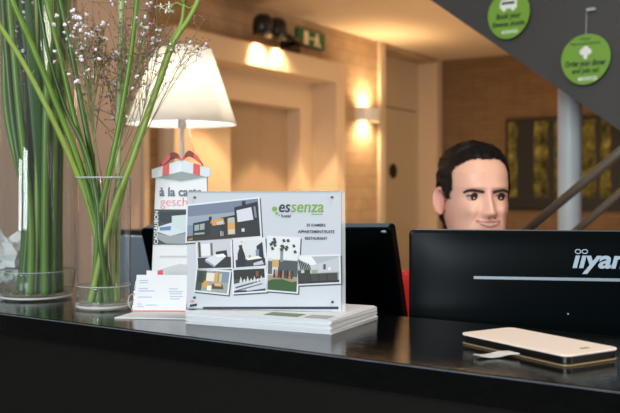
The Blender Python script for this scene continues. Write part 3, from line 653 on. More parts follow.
for sgn, pts in ((-1, [(181.5, 159.6), (176, 155.6), (169.5, 157), (165, 162), (160, 165.8)]), (1, [(182.5, 159.6), (188.5, 153.8), (195, 156.8), (199, 160.5), (203.4, 165.6)])):
    ctr = spl([G(x, y, .004) for x, y in pts], 6); n_ = len(ctr)
    for i in range(n_-1):
        t0, t1 = i/(n_-1), (i+1)/(n_-1)
        h0 = .0052*math.sin(math.pi*min(1, t0*.8+.12)); h1 = .0052*math.sin(math.pi*min(1, t1*.8+.12))
        mi = 1 if (t0 > .12 and t0 < .42) or t0 > .86 else 0
        a, b = ctr[i], ctr[i+1]; dp = .004+.005*math.sin(t0*math.pi)
        bw.hexa([a-GU*h0*.9, b-GU*h1*.9, b-GU*h1*.9-GN*dp, a-GU*h0*.9-GN*dp, a+GU*h0, b+GU*h1, b+GU*h1-GN*dp, a+GU*h0-GN*dp], mi)
bw.build('bow', [M_red, M_redd], gf)
def gtext(s, x0, x1, yb, yt, m, bold=0, vert=False):
    if vert: return lettering('lettering', s, G(x0, yb, .0012), GU, -GX, GN, (G(x0, yt)-G(x0, yb)).length, (G(x1, yb)-G(x0, yb)).length, m, gf, 0, bold)
    return lettering('lettering', s, G(x0, yb, .0008), GX, GU, GN, (G(x1, yb)-G(x0, yb)).length, (G(x0, yt)-G(x0, yb)).length, m, gf, 0, bold)
gtext('à la carte', 159.7, 202, 196, 187.2, M_grey, .022); gtext('geschenk', 160.5, 206, 206, 197.3, M_pink, -.018)
gpoly('photo_band', [(0, .0006, [(154.2, 209.4), (207.8, 209.4), (208.3, 244.6), (152.8, 244.6)]), (1, .0009, [(160, 212), (207, 211), (207, 226), (160, 222)]),
  (2, .0012, [(158, 227), (172, 222.5), (186, 226), (187, 232), (170, 236), (158, 232)]), (3, .0014, [(172, 216), (206, 213), (207.5, 231), (186, 232), (172, 226)]), (4, .0016, [(158, 233), (170, 236), (187, 233), (204, 231), (200, 240), (184, 244), (166, 243.5), (158, 239)]),
  (5, .0018, [(160, 227.5), (171, 226), (171, 230), (160, 230.5)]), (5, .0018, [(186, 222), (192, 219), (193, 225), (188, 225)])], [flat((58, 70, 78)), flat((44, 52, 58)), flat((206, 218, 222)), flat((196, 212, 214)), flat((150, 158, 160)), flat((90, 130, 170))])
lettering('lettering', 'CADEAUBON', G(158.0, 244, .0012), GU, -GX, GN, (G(158, 211)-G(158, 244)).length, .0062, M_wprint, gf, 0, .02)
gpoly('caption_rule', [(0, .0006, [(160, 255.6), (190, 255.6), (190, 257), (160, 257)])], [flat((196, 196, 194))])
gpoly('lower_lid_print', [(0, .0006, [(150.6, 278), (206, 278), (207, 268), (180, 263.5), (151, 272)]), (1, .0010, [(156, 271.5), (163, 269.5), (163, 278), (156, 278)])], [flat((196, 202, 204)), M_red])

# card holder with card
k0 = P(132, 313, 1.245); k0.z = TOP
kl = math.radians(14); KU = V((0, math.sin(kl), math.cos(kl))); KN = V((0, -math.cos(kl), math.sin(kl)))
kh = thing('card_holder', 'clear acrylic card holder with a white foot standing left of the brochure stack', 'card holder', k0)
zf = TOP+.0006
MB().prism([V((P(116, 318, 1.2).x, 1.19, TOP+.0002)), V((P(186.5, 318, 1.19).x, 1.18, TOP+.0002)), V((-.162, 1.243, TOP+.0002)), V((P(133.5, 313, 1.245).x, 1.245, TOP+.0002))], UZ*.0018).build('foot', M_paper, kh, bevel=.0003)
kb = V((k0.x, 1.2485, TOP+.002)); 
def K(px, py, off=0.0): return plane_hit(px, py, kb, KN)+KN*off
MB().prism([K(131.5, 312, -.001), K(187, 312.5, -.001), K(188.8, 282, -.001), K(134.5, 282, -.001)], -KN*.0015).build('back_plate', M_acryl, kh)
lo = MB(); lo.tube(spl([K(135, 293, -.0015), K(131, 295, .002), K(129, 300, .004), K(129.5, 306, .004), K(132, 309, .001)], 5), .0008, 6); lo.build('side_loop', M_acryl2, kh)
MB().prism([K(131.5, 312.2, .0004), K(186.5, 312.6, .0004), K(186.5, 310.6, .0004), K(132, 310.4, .0004)], KN*.0008).build('lip', M_pink, kh)
cdm = MB(); cdm.prism([K(132.3, 312, 0), K(185.8, 312.5, 0), K(188.5, 275, 0), K(136.8, 274.8, 0)], KN*.0003)
cd = tag(cdm.build('business_card', M_paper, None, origin=kb), 'white printed card with faint blue text leaning in the clear holder', 'card')
ln = MB(); rnd = random.Random(5)
for (x0, x1, y) in ((139.5, 148, 281), (139.2, 147.5, 283.2), (138.7, 147.8, 289), (138.6, 155, 291.4), (138.2, 152, 297.6), (137.5, 142, 304.5), (137, 144, 307), (146, 157, 305.6), (169, 178, 289.3), (169, 183, 292), (170, 182, 294.2), (170, 183, 297), (170, 180, 299.4)):
    ln.prism([K(x0, y, .0004), K(x1, y, .0004), K(x1, y-.9, .0004), K(x0, y-.9, .0004)], KN*.0001)
ln.build('printed_lines', flat((168, 184, 206)), cd)
bk = MB(); bk.prism([K(145.5, 310, -.004), K(157, 310, -.004), K(157, 270.6, -.004), K(146, 270, -.004)], -KN*.0004)
tag(bk.build('folded_card', M_paper, None, origin=kb), 'narrow white card peeking up behind the printed card in the holder', 'card')

# phone in wallet case
PX = V((.515, -.857, 0)).normalized(); PY = V((.857, .515, 0)).normalized(); pc0 = V((.250, .953, TOP))
ph = thing('phone_case', 'beige wallet phone case lying closed on the black counter at right', 'phone', pc0)
def slab(L_, W_, r, z0, z1, o=V((0, 0, 0)), n=6):
    pts = []
    for (sx, sy, a0) in ((1, 1, 0), (-1, 1, 90), (-1, -1, 180), (1, -1, 270)):
        for k in range(n+1):
            a = math.radians(a0+90*k/n); pts.append(pc0+o+PX*(sx*(L_/2-r)+r*math.cos(a))+PY*(sy*(W_/2-r)+r*math.sin(a))+UZ*z0)
    return MB().prism(pts, UZ*(z1-z0))
LP, WP = .162, .082
slab(LP, WP, .010, .0003, .0018).build('back_cover', M_goldedge, ph, bevel=.0005)
slab(LP-.003, WP-.004, .009, .0019, .0098, V((0, 0, 0))).build('phone_body', M_black, ph, bevel=.001)
slab(LP, WP, .010, .0099, .0122).build('front_cover', M_gold, ph, bevel=.0009, seg=3)
e_ = MB(); e_.cbox(pc0+PX*.063+PY*.006+UZ*.01235, .004, .012, .0004, PX, PY, UZ); e_.build('speaker_slot', M_goldedge, ph)
st = MB()
def CP(px, py, z): d = (EYE-z)*F_PX/(py-HY); return P(px, py, d)
stp = [CP(514, 353, TOP+.0045), CP(503, 353.6, TOP+.0035), CP(495, 355.6, TOP+.0016), CP(486, 356.6, TOP+.0012), CP(477, 355.6, TOP+.003)]
ctr = spl(stp, 5); hw = .0085
wv = PX.copy()
for i in range(len(ctr)-1):
    k0_, k1_ = hw*(1-.35*(i/(len(ctr)-1))**4), hw*(1-.35*((i+1)/(len(ctr)-1))**4)
    a, b = ctr[i], ctr[i+1]
    st.hexa([a-wv*k0_, b-wv*k1_, b+wv*k1_, a+wv*k0_, a-wv*k0_+UZ*.0012, b-wv*k1_+UZ*.0012, b+wv*k1_+UZ*.0012, a+wv*k0_+UZ*.0012])
so_ = st.build('strap', mat('strap_white', (214, 212, 208), .55), ph); so_['label'] = 'pale closing strap'

# ------------------------------------------------------------------ vases
def vase(label, px, d, R_, H_, wz, rounded, base_h):
    cc = P(px, HY, d); cc.z = TOP+.0003
    v = thing('glass_vase', label, 'vase', cc)
    t = .0022
    if rounded: outp = [(R_*.5, 0), (R_*.74, .001), (R_*.86, .006), (R_*.95, .018), (R_*.99, .035), (R_, .055), (R_, H_)]
    else: outp = [(R_*.5, 0), (R_*.95, .0), (R_*.99, .003), (R_, .008), (R_, H_)]
    inn = [(r-t, z) for r, z in outp[2:] if z > base_h]; inn = [(inn[0][0]*.97, base_h)]+inn
    mb = MB(); mb.lathe([(inn[0][0], base_h)]+[p for p in outp if p[1] >= base_h-.012][:0]+inn+[(R_-t/2, H_+.0008)]+outp[::-1][:len([p for p in outp if p[1] > base_h])]+[], cc, 64)
    mb.build('vase_wall', M_glass, v)
    bs_ = MB(); lowp = [p for p in outp if p[1] <= base_h]
    bs_.lathe([(.0005, 0)]+lowp+[(lowp[-1][0], base_h-.0004), (.0005, base_h-.0004)], cc, 64); bs_.build('thick_base', M_base, v)
    fr_ = MB(); fr_.lathe([(R_*(.86 if rounded else .95)+.0018*math.cos(a*math.pi/5), .0045+.0018*math.sin(a*math.pi/5)) for a in range(11)], cc, 64); fr_.build('base_highlight_ring', M_ring, v)  # milky ring imitating the bright highlight round the foot of the glass
    def rin(z):
        for (r0, z0), (r1, z1) in zip(outp[1:], outp[2:]):
            if z0 <= z <= z1: return r0+(r1-r0)*(z-z0)/max(1e-6, z1-z0)-t-.0004
        return R_-t-.0004
    zz = [base_h+.0003+(wz-base_h)*k/8 for k in range(9)]
    wt = MB(); wt.lathe([(.0005, zz[0])]+[(rin(z), z) for z in zz]+[(.0005, wz-.0005)], cc, 64); wt.build('water', M_water, v)
    mn = MB(); mn.lathe([(rin(wz)-.0006+.0009*math.cos(a*math.pi/5), wz+.0009*math.sin(a*math.pi/5)) for a in range(11)], cc, 64); mn.build('waterline', M_acryl2, v)
    rm = MB(); rm.lathe([(R_-t/2+.0013*math.cos(a*math.pi/6), H_+.0004+.0013*math.sin(a*math.pi/6)) for a in range(13)], cc, 64); rm.build('rim', M_acryl2, v)
    return v, cc
vr, vrc = vase('smaller clear cylinder vase with crossing green stems, right of the big vase', 104, 1.30, .0425, .196, .0346, False, .010)
vl, vlc = vase('tall wide glass vase holding a thick bundle of stems at the left edge', 36.5, 1.42, .065, .54, .046, True, .006)

def stem(name, label, pts, r0, r1, m, grp, cat='stem', taper=True, knots=0, seed=0, fl=1.0):
    cv = spl([P(*p) for p in pts], 9); n_ = len(cv); rn = random.Random(seed)
    rad = [r0+(r1-r0)*i/(n_-1) for i in range(n_)]
    for k in range(knots):
        i = rn.randrange(4, n_-2); rad[i] *= 1.2
    t = thing(name, label, cat, cv[0], grp)
    MB().tube(cv, rad, 10, flat=fl).build('stalk', m, t)
    return t, cv
def head(t, cv, seed, m):
    rn = random.Random(seed); p = cv[-1]; d0 = (cv[-1]-cv[-3]).normalized(); e = p+(d0+UZ*.5).normalized()*rn.uniform(.035, .06)
    MB().tube([p, p.lerp(e, .5), e], [.0034, .0028, .0018], 8).build('upper_stalk', m, t)
    ry = MB(); bl = MB(); 
    for k in range(16):
        a = k*2.4; rr_ = .024*math.sqrt((k+.5)/16); q = e+V((rr_*math.cos(a), rr_*math.sin(a), .022-rr_*.35)); ry.tube([e, e.lerp(q, .5)+UZ*.002, q], .0005, 4, cap=False)
        for j in range(5): bl.ball(q+V((rn.uniform(-1, 1), rn.uniform(-1, 1), rn.uniform(-.4, .6)))*.003, .0015, 6, 4)
    ry.build('umbel_rays', m, t); tag(bl.build('umbel_blossoms', M_blossom, t), kind='stuff')
def bract(t, cv, m, n_, seed, ln_=.012):
    rn = random.Random(seed)
    for k in range(n_):
        i = rn.randrange(3, len(cv)-2); p = cv[i]; dr_ = V((rn.uniform(-1, 1), rn.uniform(-.5, .5), rn.uniform(.6, 1.6))).normalized()
        MB().tube([p, p+dr_*ln_*.5, p+dr_*ln_+V((rn.uniform(-.003, .003), 0, .001))], [.0016, .0019, .0003], 5, flat=.4).build('leaflet', m, t)
RG = 'tall stems crossing in the small vase'
S = [
 ('pale green stem leaning furthest left out of the small vase', [(107, 303, 1.30), (92, 217, 1.30), (73, 165, 1.29), (52, 118, 1.28), (25, 66, 1.27), (0, 26, 1.26), (-14, 5, 1.25)], .0062, .0046, M_steml),
 ('thick green stem from the small vase ending at the upper left corner', [(112, 303, 1.31), (96, 222, 1.30), (80, 166, 1.295), (61, 116, 1.29), (36, 55, 1.28), (12, 0, 1.27), (6, -18, 1.27)], .0070, .0056, M_stem),
 ('green stem of the small vase crossing the top edge, left of two close stems', [(98, 303, 1.29), (98, 220, 1.30), (88, 165, 1.30), (75, 120, 1.30), (60, 55, 1.295), (46, 0, 1.29), (42, -20, 1.29)], .0062, .0048, M_stem),
 ('dark green stem of the small vase passing the top edge, right of two close stems', [(103, 304, 1.32), (99, 205, 1.31), (92, 160, 1.31), (84, 118, 1.31), (71, 50, 1.31), (60, 0, 1.31), (56, -20, 1.31)], .0062, .0048, M_stemd),
 ('bright green stem rising nearly straight from the small vase between the shade and the bundle', [(93, 303, 1.30), (99, 222, 1.285), (109, 173, 1.28), (119, 125, 1.28), (130, 60, 1.28), (137, 0, 1.28), (139, -20, 1.28)], .0056, .0042, M_stem),
 ('long green stem crossing in front of the lamp shade and bending at its top', [(90, 303, 1.285), (111, 217, 1.28), (130, 166, 1.28), (142, 132, 1.28), (160, 80, 1.28), (174, 42, 1.28), (188, 20, 1.28), (198, 0, 1.28), (202, -18, 1.28)], .0066, .0046, M_steml),
 ('second long green stem in front of the lamp shade, ending in cream florets', [(116, 303, 1.295), (112, 240, 1.31), (125, 185, 1.30), (137, 141, 1.295), (155, 90, 1.295), (170, 45, 1.295), (181, 24, 1.295), (184, 4, 1.295)], .0052, .0036, M_steml),
 ('pale milky green stem behind the small vase bouquet, left of the lamp', [(117, 302, 1.325), (118, 230, 1.325), (118, 160, 1.33), (119, 100, 1.335), (121, 40, 1.34), (121, -15, 1.34)], .0050, .0062, mat('milky_green_stem', (168, 186, 128), .5, var=.2, scale=15)),
 ('short green stem in the middle of the small vase, hidden among others', [(108, 302, 1.28), (100, 240, 1.275), (97, 200, 1.285), (85, 150, 1.29), (66, 110, 1.30), (50, 60, 1.30), (42, 20, 1.30), (36, -15, 1.30)], .0050, .0036, M_stemd),
]
cvs = []
for i, (lb_, pts, r0, r1, m) in enumerate(S):
    t, cv = stem('flower_stem', lb_, pts, r0*.76, r1*.76, m, RG, knots=2, seed=i); bract(t, cv, m, 5, i+50); head(t, cv, i, m); cvs.append((t, cv))
# cream florets on the second long stem
t, cv = cvs[6]
top_ = P(184, 4, 1.295)
for (pp, ok) in (([(184, 6, 1.295), (176, 3, 1.29), (170, 8, 1.29), (166, 11, 1.29)], 1), ([(184, 5, 1.295), (190, 8, 1.29), (196, 2, 1.29), (199, -8, 1.29)], 0), ([(184, 5, 1.295), (181, -3, 1.29), (179, -14, 1.29)], 0)):
    MB().tube(spl([P(*p) for p in pp], 4), .0012, 6).build('flower_stalk', M_steml, t)
rnd = random.Random(9)
M_cream = mat('cream_floret', (226, 232, 206), .6)
for (x, y) in ((166, 10), (171, 11), (161, 7), (169, 5), (199, -8), (179, -14)):
    fl_ = MB(); c0 = P(x, y, 1.288)
    for k in range(5):
        a = 2*math.pi*k/5+rnd.random(); e = V((math.cos(a), rnd.uniform(-.4, .2), math.sin(a)*.7)).normalized(); fl_.tube([c0, c0+e*.003, c0+e*.0065], [.0006, .0018, .0004], 6, flat=.35)
    fl_.build('floret', M_cream, t)
# left vase bundle
LG = 'stems bundled in the tall vase'
lst = [ # base x, mid(220), mid(120), top x ; depth ; colour
 (22, 27, 13, 2, 1.40, M_stemd, 'dark green stem at the left side of the bundle in the tall vase'),
 (30, 31, 20, 9, 1.385, M_stem, 'bright green stem near the left front of the bundle in the tall vase'),
 (27, 35, 31, 24, 1.43, M_stemd, None), (34, 37, 37, 36, 1.39, M_steml, 'pale knotted stem in the front middle of the bundle in the tall vase'),
 (40, 41, 42, 45, 1.42, M_stemd, None), (46, 45, 46, 50, 1.38, M_stem, 'bright green stem right of the middle of the bundle in the tall vase'), (44, 49, 52, 58, 1.43, M_stemd, None),
 (52, 53, 55, 57, 1.40, M_stem, None), (58, 58, 60, 64, 1.42, M_stemd, 'dark green stem at the right side of the bundle in the tall vase'), (36, 33, 26, 17, 1.45, M_stemd, None), (50, 47, 38, 30, 1.45, M_stemd, None), (25, 29, 8, -6, 1.42, M_stem, 'green stem leaning to the left edge from the bundle in the tall vase'),
 (61, 60, 62, 70, 1.445, M_steml, None), (20, 25, 17, 15, 1.445, M_stemd, None), (48, 51, 48, 44, 1.40, M_stemd, None), (38, 38, 33, 20, 1.41, M_stemd, None), (31, 29, 24, 12, 1.42, M_steml, None), (55, 56, 58, 62, 1.435, M_stem, None), (42, 43, 45, 40, 1.40, M_stemd, None)]
for i, (x0, x1, x2, x3, d, m, lb_) in enumerate(lst):
    cx = lambda x: max(-22, x)
    def inside(x, y, d):
        p = P(x, y, d); q = V((p.x-vlc.x, p.y-vlc.y, 0)); mxr = .0525 if y < 272 else .044
        if q.length > mxr: q = q*(mxr/q.length)
        return V((vlc.x+q.x, vlc.y+q.y, p.z))
    pts = [inside(x0, 291, d), inside(x1, 220, d), inside(x2, 120, d), inside((x2+x3)/2, 60, d), inside(x3, 0, d), inside(x3, -34, d)]
    pts[0].z = TOP+.009
    cv = spl(pts, 8); r0 = .0064 if m is not M_steml else .0045
    t = thing('bundled_stem', lb_ or 'deep green stem packed in the middle of the tall vase bundle', 'stem', cv[0], LG)
    MB().tube(cv, [r0*(1.05-.3*k/len(cv)) for k in range(len(cv))], 10).build('stalk', m, t)
    bract(t, cv, m, 4, i+90, .010); head(t, cv, i+30, m)
# long leaves in the tall vase
for i, (pp, lb_) in enumerate((([(28, 285), (24, 180), (16, 100), (4, 40), (-2, -12)], 'broad dark blade leaf at the far left in the tall vase'), ([(45, 285), (44, 190), (38, 110), (30, 40), (26, -12)], 'broad dark blade leaf in the middle of the tall vase'), ([(56, 285), (56, 200), (60, 120), (68, 50), (72, -10)], 'broad blade leaf at the right inside the tall vase'))):
    dd = (1.405, 1.37, 1.45)[i]; cv = []
    for (x, y) in pp: p = P(x, y, dd); q = V((p.x-vlc.x, p.y-vlc.y, 0)); q = q*(min(1, .044/q.length)); cv.append(V((vlc.x+q.x, vlc.y+q.y, p.z)))
    cv = spl(cv, 7); n_ = len(cv)
    tag(MB().tube(cv, [.0035+.0065*math.sin(math.pi*k/(n_-1)) for k in range(n_)], 10, flat=.16).build('blade_leaf', M_leaf, None, origin=cv[0]), lb_, 'leaf', 'blade leaves in the tall vase')
# twig fallen over the tall vase
cv = spl([P(44, 262, 1.375), P(60, 270, 1.372), P(70, 266, 1.38), P(74, 262, 1.385)], 5)
# gypsophila sprays
def spray(label, root, tip, spread, n_tw, seed, colors, density=1.0):
    rn = random.Random(seed); r_ = P(*root); tp = P(*tip)
    mid = r_.lerp(tp, .5)+V((rn.uniform(-.01, .01), 0, 0))
    neck = P(root[0], 200, root[2]); mid = neck.lerp(tp, .5)+V((rn.uniform(-.01, .01), 0, 0)); cv = spl([r_, neck, mid, tp], 8)
    t = thing('gypsophila_spray', label, 'flower', r_, 'gypsophila sprays in the vases')
    tw = MB(); bu = MB(); bl_ = MB(); tw.tube(cv, [.0013-.0007*k/len(cv) for k in range(len(cv))], 6)
    sx, sy = spread; cen = tp
    def flo(p):
        if rn.random() < colors*.42: 
            r = rn.uniform(.0013, .0024)
            for k in range(4):
                e = V((rn.uniform(-1, 1), rn.uniform(-1, 1), rn.uniform(-.7, 1)))*r*.8; bl_.ball(p+e, r, 6, 4)
        else: bu.ball(p, rn.uniform(.0009, .0015), 6, 4, sc=(1, 1, 1.3))
    for k in range(int(n_tw*.62)):
        st_i = rn.randrange(int(len(cv)*.58), len(cv)); s_ = cv[st_i]
        e_ = V((cen.x+rn.gauss(0, .5)*sx, cen.y+rn.gauss(0, .5)*sx*.45, cen.z+rn.gauss(0, .5)*sy))
        if (e_-s_).length < .012: continue
        if e_.z < s_.z-.01: e_.z = s_.z+rn.uniform(0, .02)
        m_ = s_.lerp(e_, .5)+V((rn.uniform(-.006, .006), rn.uniform(-.006, .006), rn.uniform(-.002, .008)))
        br = spl([s_, m_, e_], 4); tw.tube(br, .00045, 4, cap=False); flo(e_)
        for j in range(3):
            s2 = br[rn.randrange(3, len(br))]; e2 = s2+V((rn.uniform(-1, 1), rn.uniform(-.8, .8), rn.uniform(-.2, 1.2)))*rn.uniform(.008, .02)
            tw.tube([s2, (s2+e2)/2+V((0, 0, .0015)), e2], .0003, 4, cap=False); flo(e2)
            if rn.random() < .5:
                e3 = s2.lerp(e2, .6)+V((rn.uniform(-1, 1), rn.uniform(-.8, .8), rn.uniform(0, 1)))*.009; tw.tube([s2.lerp(e2, .6), e3], .0003, 4, cap=False); flo(e3)
    tw.build('twigs', M_twig, t); tag(bu.build('buds', M_bud, t), kind='stuff')
    if bl_.v: tag(bl_.build('blossoms', M_blossom, t), kind='stuff')
SPR = [
 ('thin gypsophila spray with maroon buds in front of the lamp shade', (112, 288, 1.29), (160, 40, 1.265), (.085, .075), 42, 1, .12),
 ('gypsophila spray with maroon buds just left of the lamp shade', (108, 288, 1.30), (125, 52, 1.33), (.06, .065), 60, 2, .22),
 ('gypsophila spray reaching the top edge above the lamp shade', (108, 288, 1.31), (148, 12, 1.34), (.075, .05), 45, 3, .3),
 ('dense gypsophila spray between the small vase stems', (104, 288, 1.30), (95, 55, 1.32), (.05, .06), 62, 4, .3),
 ('white flowered gypsophila spray over the small vase stems near the top', (98, 288, 1.29), (78, 32, 1.27), (.05, .05), 45, 5, .8),
 ('gypsophila spray with drooping buds low behind the small vase stems', (114, 288, 1.32), (118, 95, 1.35), (.05, .05), 40, 6, .1),
 ('gypsophila spray of white flowers in the tall vase at the upper left', (32, 284, 1.41), (26, 28, 1.42), (.045, .05), 46, 7, 1.1),
 ('greenish gypsophila spray low in the tall vase bundle', (44, 284, 1.415), (44, 85, 1.42), (.04, .09), 60, 8, .15),
 ('gypsophila spray trailing right of the lamp shade top', (114, 288, 1.285), (188, 48, 1.26), (.035, .03), 12, 10, .5)]
for s_ in SPR: spray(*s_)
# crumpled tissue behind the tall vase
tis = MB(); tc_ = P(6, 262, 1.60); n1, n2 = 20, 14; vs = []; fs = []
for i in range(n2+1):
    f_ = math.pi*i/n2
    for k in range(n1):
        a = 2*math.pi*k/n1; dv = V((math.sin(f_)*math.cos(a), math.sin(f_)*math.sin(a), math.cos(f_)))
        r = .045*(1+.55*noise.noise(dv*2.3)+.25*noise.noise(dv*6)); p = V((dv.x*r*1.1, dv.y*r*.7, dv.z*r*1.0)); z = max(p.z+.05, 0.0005)
        vs.append(V((tc_.x+p.x, tc_.y-.02+p.y, TOP+z)))
for i in range(n2):
    for k in range(n1): fs.append((i*n1+k, (i+1)*n1+k, (i+1)*n1+(k+1) % n1, i*n1+(k+1) % n1))
tis.add(vs, fs); tag(tis.build('crumpled_tissue', M_paper, None, origin=V((tc_.x, tc_.y, TOP))), 'crumpled white paper lying behind the tall vase at left edge', 'paper')

# ================================================================== PERSON
HC = V((.3515, 1.85, EYE-5.5/F_PX*1.85))
yw = math.radians(10); pit = math.radians(0)
HF = V((math.sin(yw)*math.cos(pit), -math.cos(yw)*math.cos(pit), math.sin(pit))).normalized()   # face direction
HR = V((math.cos(yw), math.sin(yw), 0)); HU = HR.cross(-HF).normalized()
if HU.z < 0: HU = -HU
def H(x, f, z): return HC+HR*x+HF*f+HU*z
prof = [(-.122, .004, .012, .008, .055), (-.118, .024, .028, .030, .050), (-.108, .040, .043, .052, .042), (-.092, .053, .056, .070, .030), (-.07, .0615, .072, .085, .015), (-.04, .067, .084, .092, .003), (-.01, .0705, .086, .096, 0),
        (.02, .073, .089, .101, 0), (.05, .0725, .085, .100, 0), (.075, .066, .076, .092, -.001), (.095, .054, .060, .076, -.003), (.108, .038, .042, .056, -.006), (.115, .02, .024, .032, -.009), (.1175, .002, .003, .004, -.01)]
def pf(z):
    if z <= prof[0][0]: return prof[0][1:]
    for p, q in zip(prof, prof[1:]):
        if p[0] <= z <= q[0]:
            t = (z-p[0])/(q[0]-p[0]); t = t
            return tuple(p[i]+(q[i]-p[i])*t for i in range(1, 5))
    return prof[-1][1:]
def g(x, s): return math.exp(-(x/s)**2)
def face_disp(x, z):
    d = 0
    if -.056 < z < .022:                      # nose ridge
        t = min(1, max(0, (.012-z)/.046)); h = .004+.021*t
        fade = 1 if z > -.038 else max(0, 1-(-.038-z)/.010)
        fade *= min(1, max(0, (.022-z)/.012))
        d += h*fade*g(x, .0070+.0045*t)
    d += .0075*g(abs(x)-.0125, .0055)*g(z+.037, .0065)
    d -= .0105*g(abs(x)-.0305, .0155)*g(z-.001, .0115)
    d -= .005*g(abs(x)-.013, .006)*g(z-.003, .01)
    d += .0050*g(abs(x)-.028, .024)*g(z-.0165, .006)
    d += .0085*g(abs(x)-.040, .015)*g(z+.030, .014)
    d -= .0060*g(abs(x)-.027+(z+.045)*.45, .0035)*g(z+.047, .014)
    d += .0055*g(x, .028)*g(z+.058, .013)
    d -= .0022*g(x, .006)*g(z+.048, .004)
    d -= .004*g(x, .025)*g(z+.078, .006)
    d += .008*g(x, .018)*g(z+.104, .013)
    return d
NZ, NA = 130, 150
hv = []; hf = []
for i in range(NZ+1):
    s = .5-.5*math.cos(math.pi*i/NZ); z = -.122+(.2395)*s
    w_, f_, k_b, cy_ = pf(z)
    for k in range(NA):
        u = k/NA*2*math.pi; u = u-.35*math.sin(u*1)*1.0 if False else u
        cu_, su = math.cos(u), math.sin(u); e = 2/2.25
        x = w_*math.copysign(abs(su)**e, su); y = (f_ if cu_ > 0 else k_b)*math.copysign(abs(cu_)**e, cu_)
        if cu_ > 0: y += face_disp(x, z)*min(1, cu_*2.2)
        hv.append((x*.915, y+cy_, z if z < .03 else .03+(z-.03)*.90))
for i in range(NZ):
    for k in range(NA): hf.append((i*NA+k, (i+1)*NA+k, (i+1)*NA+(k+1) % NA, i*NA+(k+1) % NA))
# laplacian smoothing to soften profile kinks
for _ in range(2):
    nv = list(hv)
    for i in range(1, NZ):
        for k in range(NA):
            a = hv[(i-1)*NA+k]; b = hv[(i+1)*NA+k]; c_ = hv[i*NA+(k-1) % NA]; d_ = hv[i*NA+(k+1) % NA]; o_ = hv[i*NA+k]
            nv[i*NA+k] = tuple(.5*o_[j]+.125*(a[j]+b[j]+c_[j]+d_[j]) for j in range(3))
    hv = nv
person = thing('person', 'smiling man with short dark hair and red sweater seated behind the large monitor', 'person', V((.36, 1.95, 0)))
bdy = MB(); bdy.add([H(*p) for p in hv], hf, 0, True)
# eyelids
EYES = [(-.0292, .0662, 0), (.0292, .0662, 0)]
for (ex0, ef0, ez0) in EYES:
    r = .0142; n1, n2 = 48, 36; vs = []; fs = []
    for i in range(n2+1):
        for k in range(n1):
            a = 2*math.pi*k/n1; fi = math.pi*i/n2
            vs.append((r*math.sin(fi)*math.cos(a), r*math.cos(fi), r*math.sin(fi)*math.sin(a)))   # x, f, z ; pole looks forward
    def opn(p):
        x, f, z = p
        if f < 0: return False
        q = 1-(x/.0128)**2
        return q > 0 and -.0029*math.sqrt(q) < z+.0008 < .0029*math.sqrt(q)
    for i in range(n2):
        for k in range(n1):
            q = (i*n1+k, (i+1)*n1+k, (i+1)*n1+(k+1) % n1, i*n1+(k+1) % n1)
            cxy = [sum(vs[j][t_] for j in q)/4 for t_ in range(3)]
            if not opn(cxy): fs.append(q)
    bdy.add([H(ex0+p[0], ef0+p[1]-.002*abs(p[0])/.014, ez0+p[2]) for p in vs], fs, 0, True)
# ears
for sx in (-1, 1):
    n1, n2 = 26, 12; vs = []; fs = []
    for i in range(n2+1):
        rho = i/n2
        for k in range(n1):
            a = 2*math.pi*k/n1
            ez = math.sin(a)*.031*rho*(1.0 if math.sin(a) > 0 else .95); ef = math.cos(a)*.0135*rho*(1+.25*math.sin(a))
            out = .006+.014*rho*max(0, -math.cos(a)*.8+.3)+.004*g(rho-.85, .13)-.014*g(rho-.45, .22)*(1 if math.cos(a)<.5 else .3)
            vs.append(H(sx*(.063+out), -.006+ef-.004*math.sin(a), -.012+ez))
    for i in range(n2):
        for k in range(n1): fs.append((i*n1+k, (i+1)*n1+k, (i+1)*n1+(k+1) % n1, i*n1+(k+1) % n1))
    # back of ear
    k0 = len(vs)
    for k in range(n1):
        p = vs[n2*n1+k]; q = H(sx*.062, -.008, -.012); vs.append(p.lerp(q, .45)-HF*.003)
    for k in range(n1): fs.append((n2*n1+k, k0+k, k0+(k+1) % n1, n2*n1+(k+1) % n1))
    bdy.add(vs, fs, 1, True)
# skinned body (neck, trunk, limbs, hands)
def skinned(verts, edges, sub=2):
    me = bpy.data.meshes.new('t'); me.from_pydata([v[0] for v in verts], edges, []); o = bpy.data.objects.new('t', me); COL.objects.link(o)
    md = o.modifiers.new('s', 'SKIN'); sv = me.skin_vertices[0].data if me.skin_vertices else None
    if sv is None:
        bpy.context.view_layer.objects.active = o; bpy.ops.mesh.customdata_skin_add(); sv = me.skin_vertices[0].data
    for i, v in enumerate(verts):
        r = v[1]; sv[i].radius = (r, r) if not hasattr(r, '__len__') else r
    sv[0].use_root = True; md.use_smooth_shade = True
    s2 = o.modifiers.new('u', 'SUBSURF'); s2.levels = sub; s2.render_levels = sub
    bpy.context.view_layer.update()
    m2 = bpy.data.meshes.new_from_object(o.evaluated_get(bpy.context.evaluated_depsgraph_get()))
    out = ([v.co.copy() for v in m2.vertices], [tuple(p.vertices) for p in m2.polygons]); bpy.data.objects.remove(o); return out
BF = V((math.sin(math.radians(14)), -math.cos(math.radians(14)), 0)); BR = V((-BF.y, BF.x, 0))   # body front / right of image
PB = V((.352, 1.93, 0))
def Bp(r, f, z): return PB+BR*r+BF*f+UZ*z
sk = [(Bp(0, -.06, .52), .13), (Bp(0, -.04, .70), .12), (Bp(0, -.01, .90), .135), (Bp(0, 0, 1.03), .11), (Bp(0, .02, 1.10), .062), (Bp(0, .05, 1.17), .055), (Bp(0.01, .065, 1.22), .05)]
ed_ = [(i, i+1) for i in range(6)]
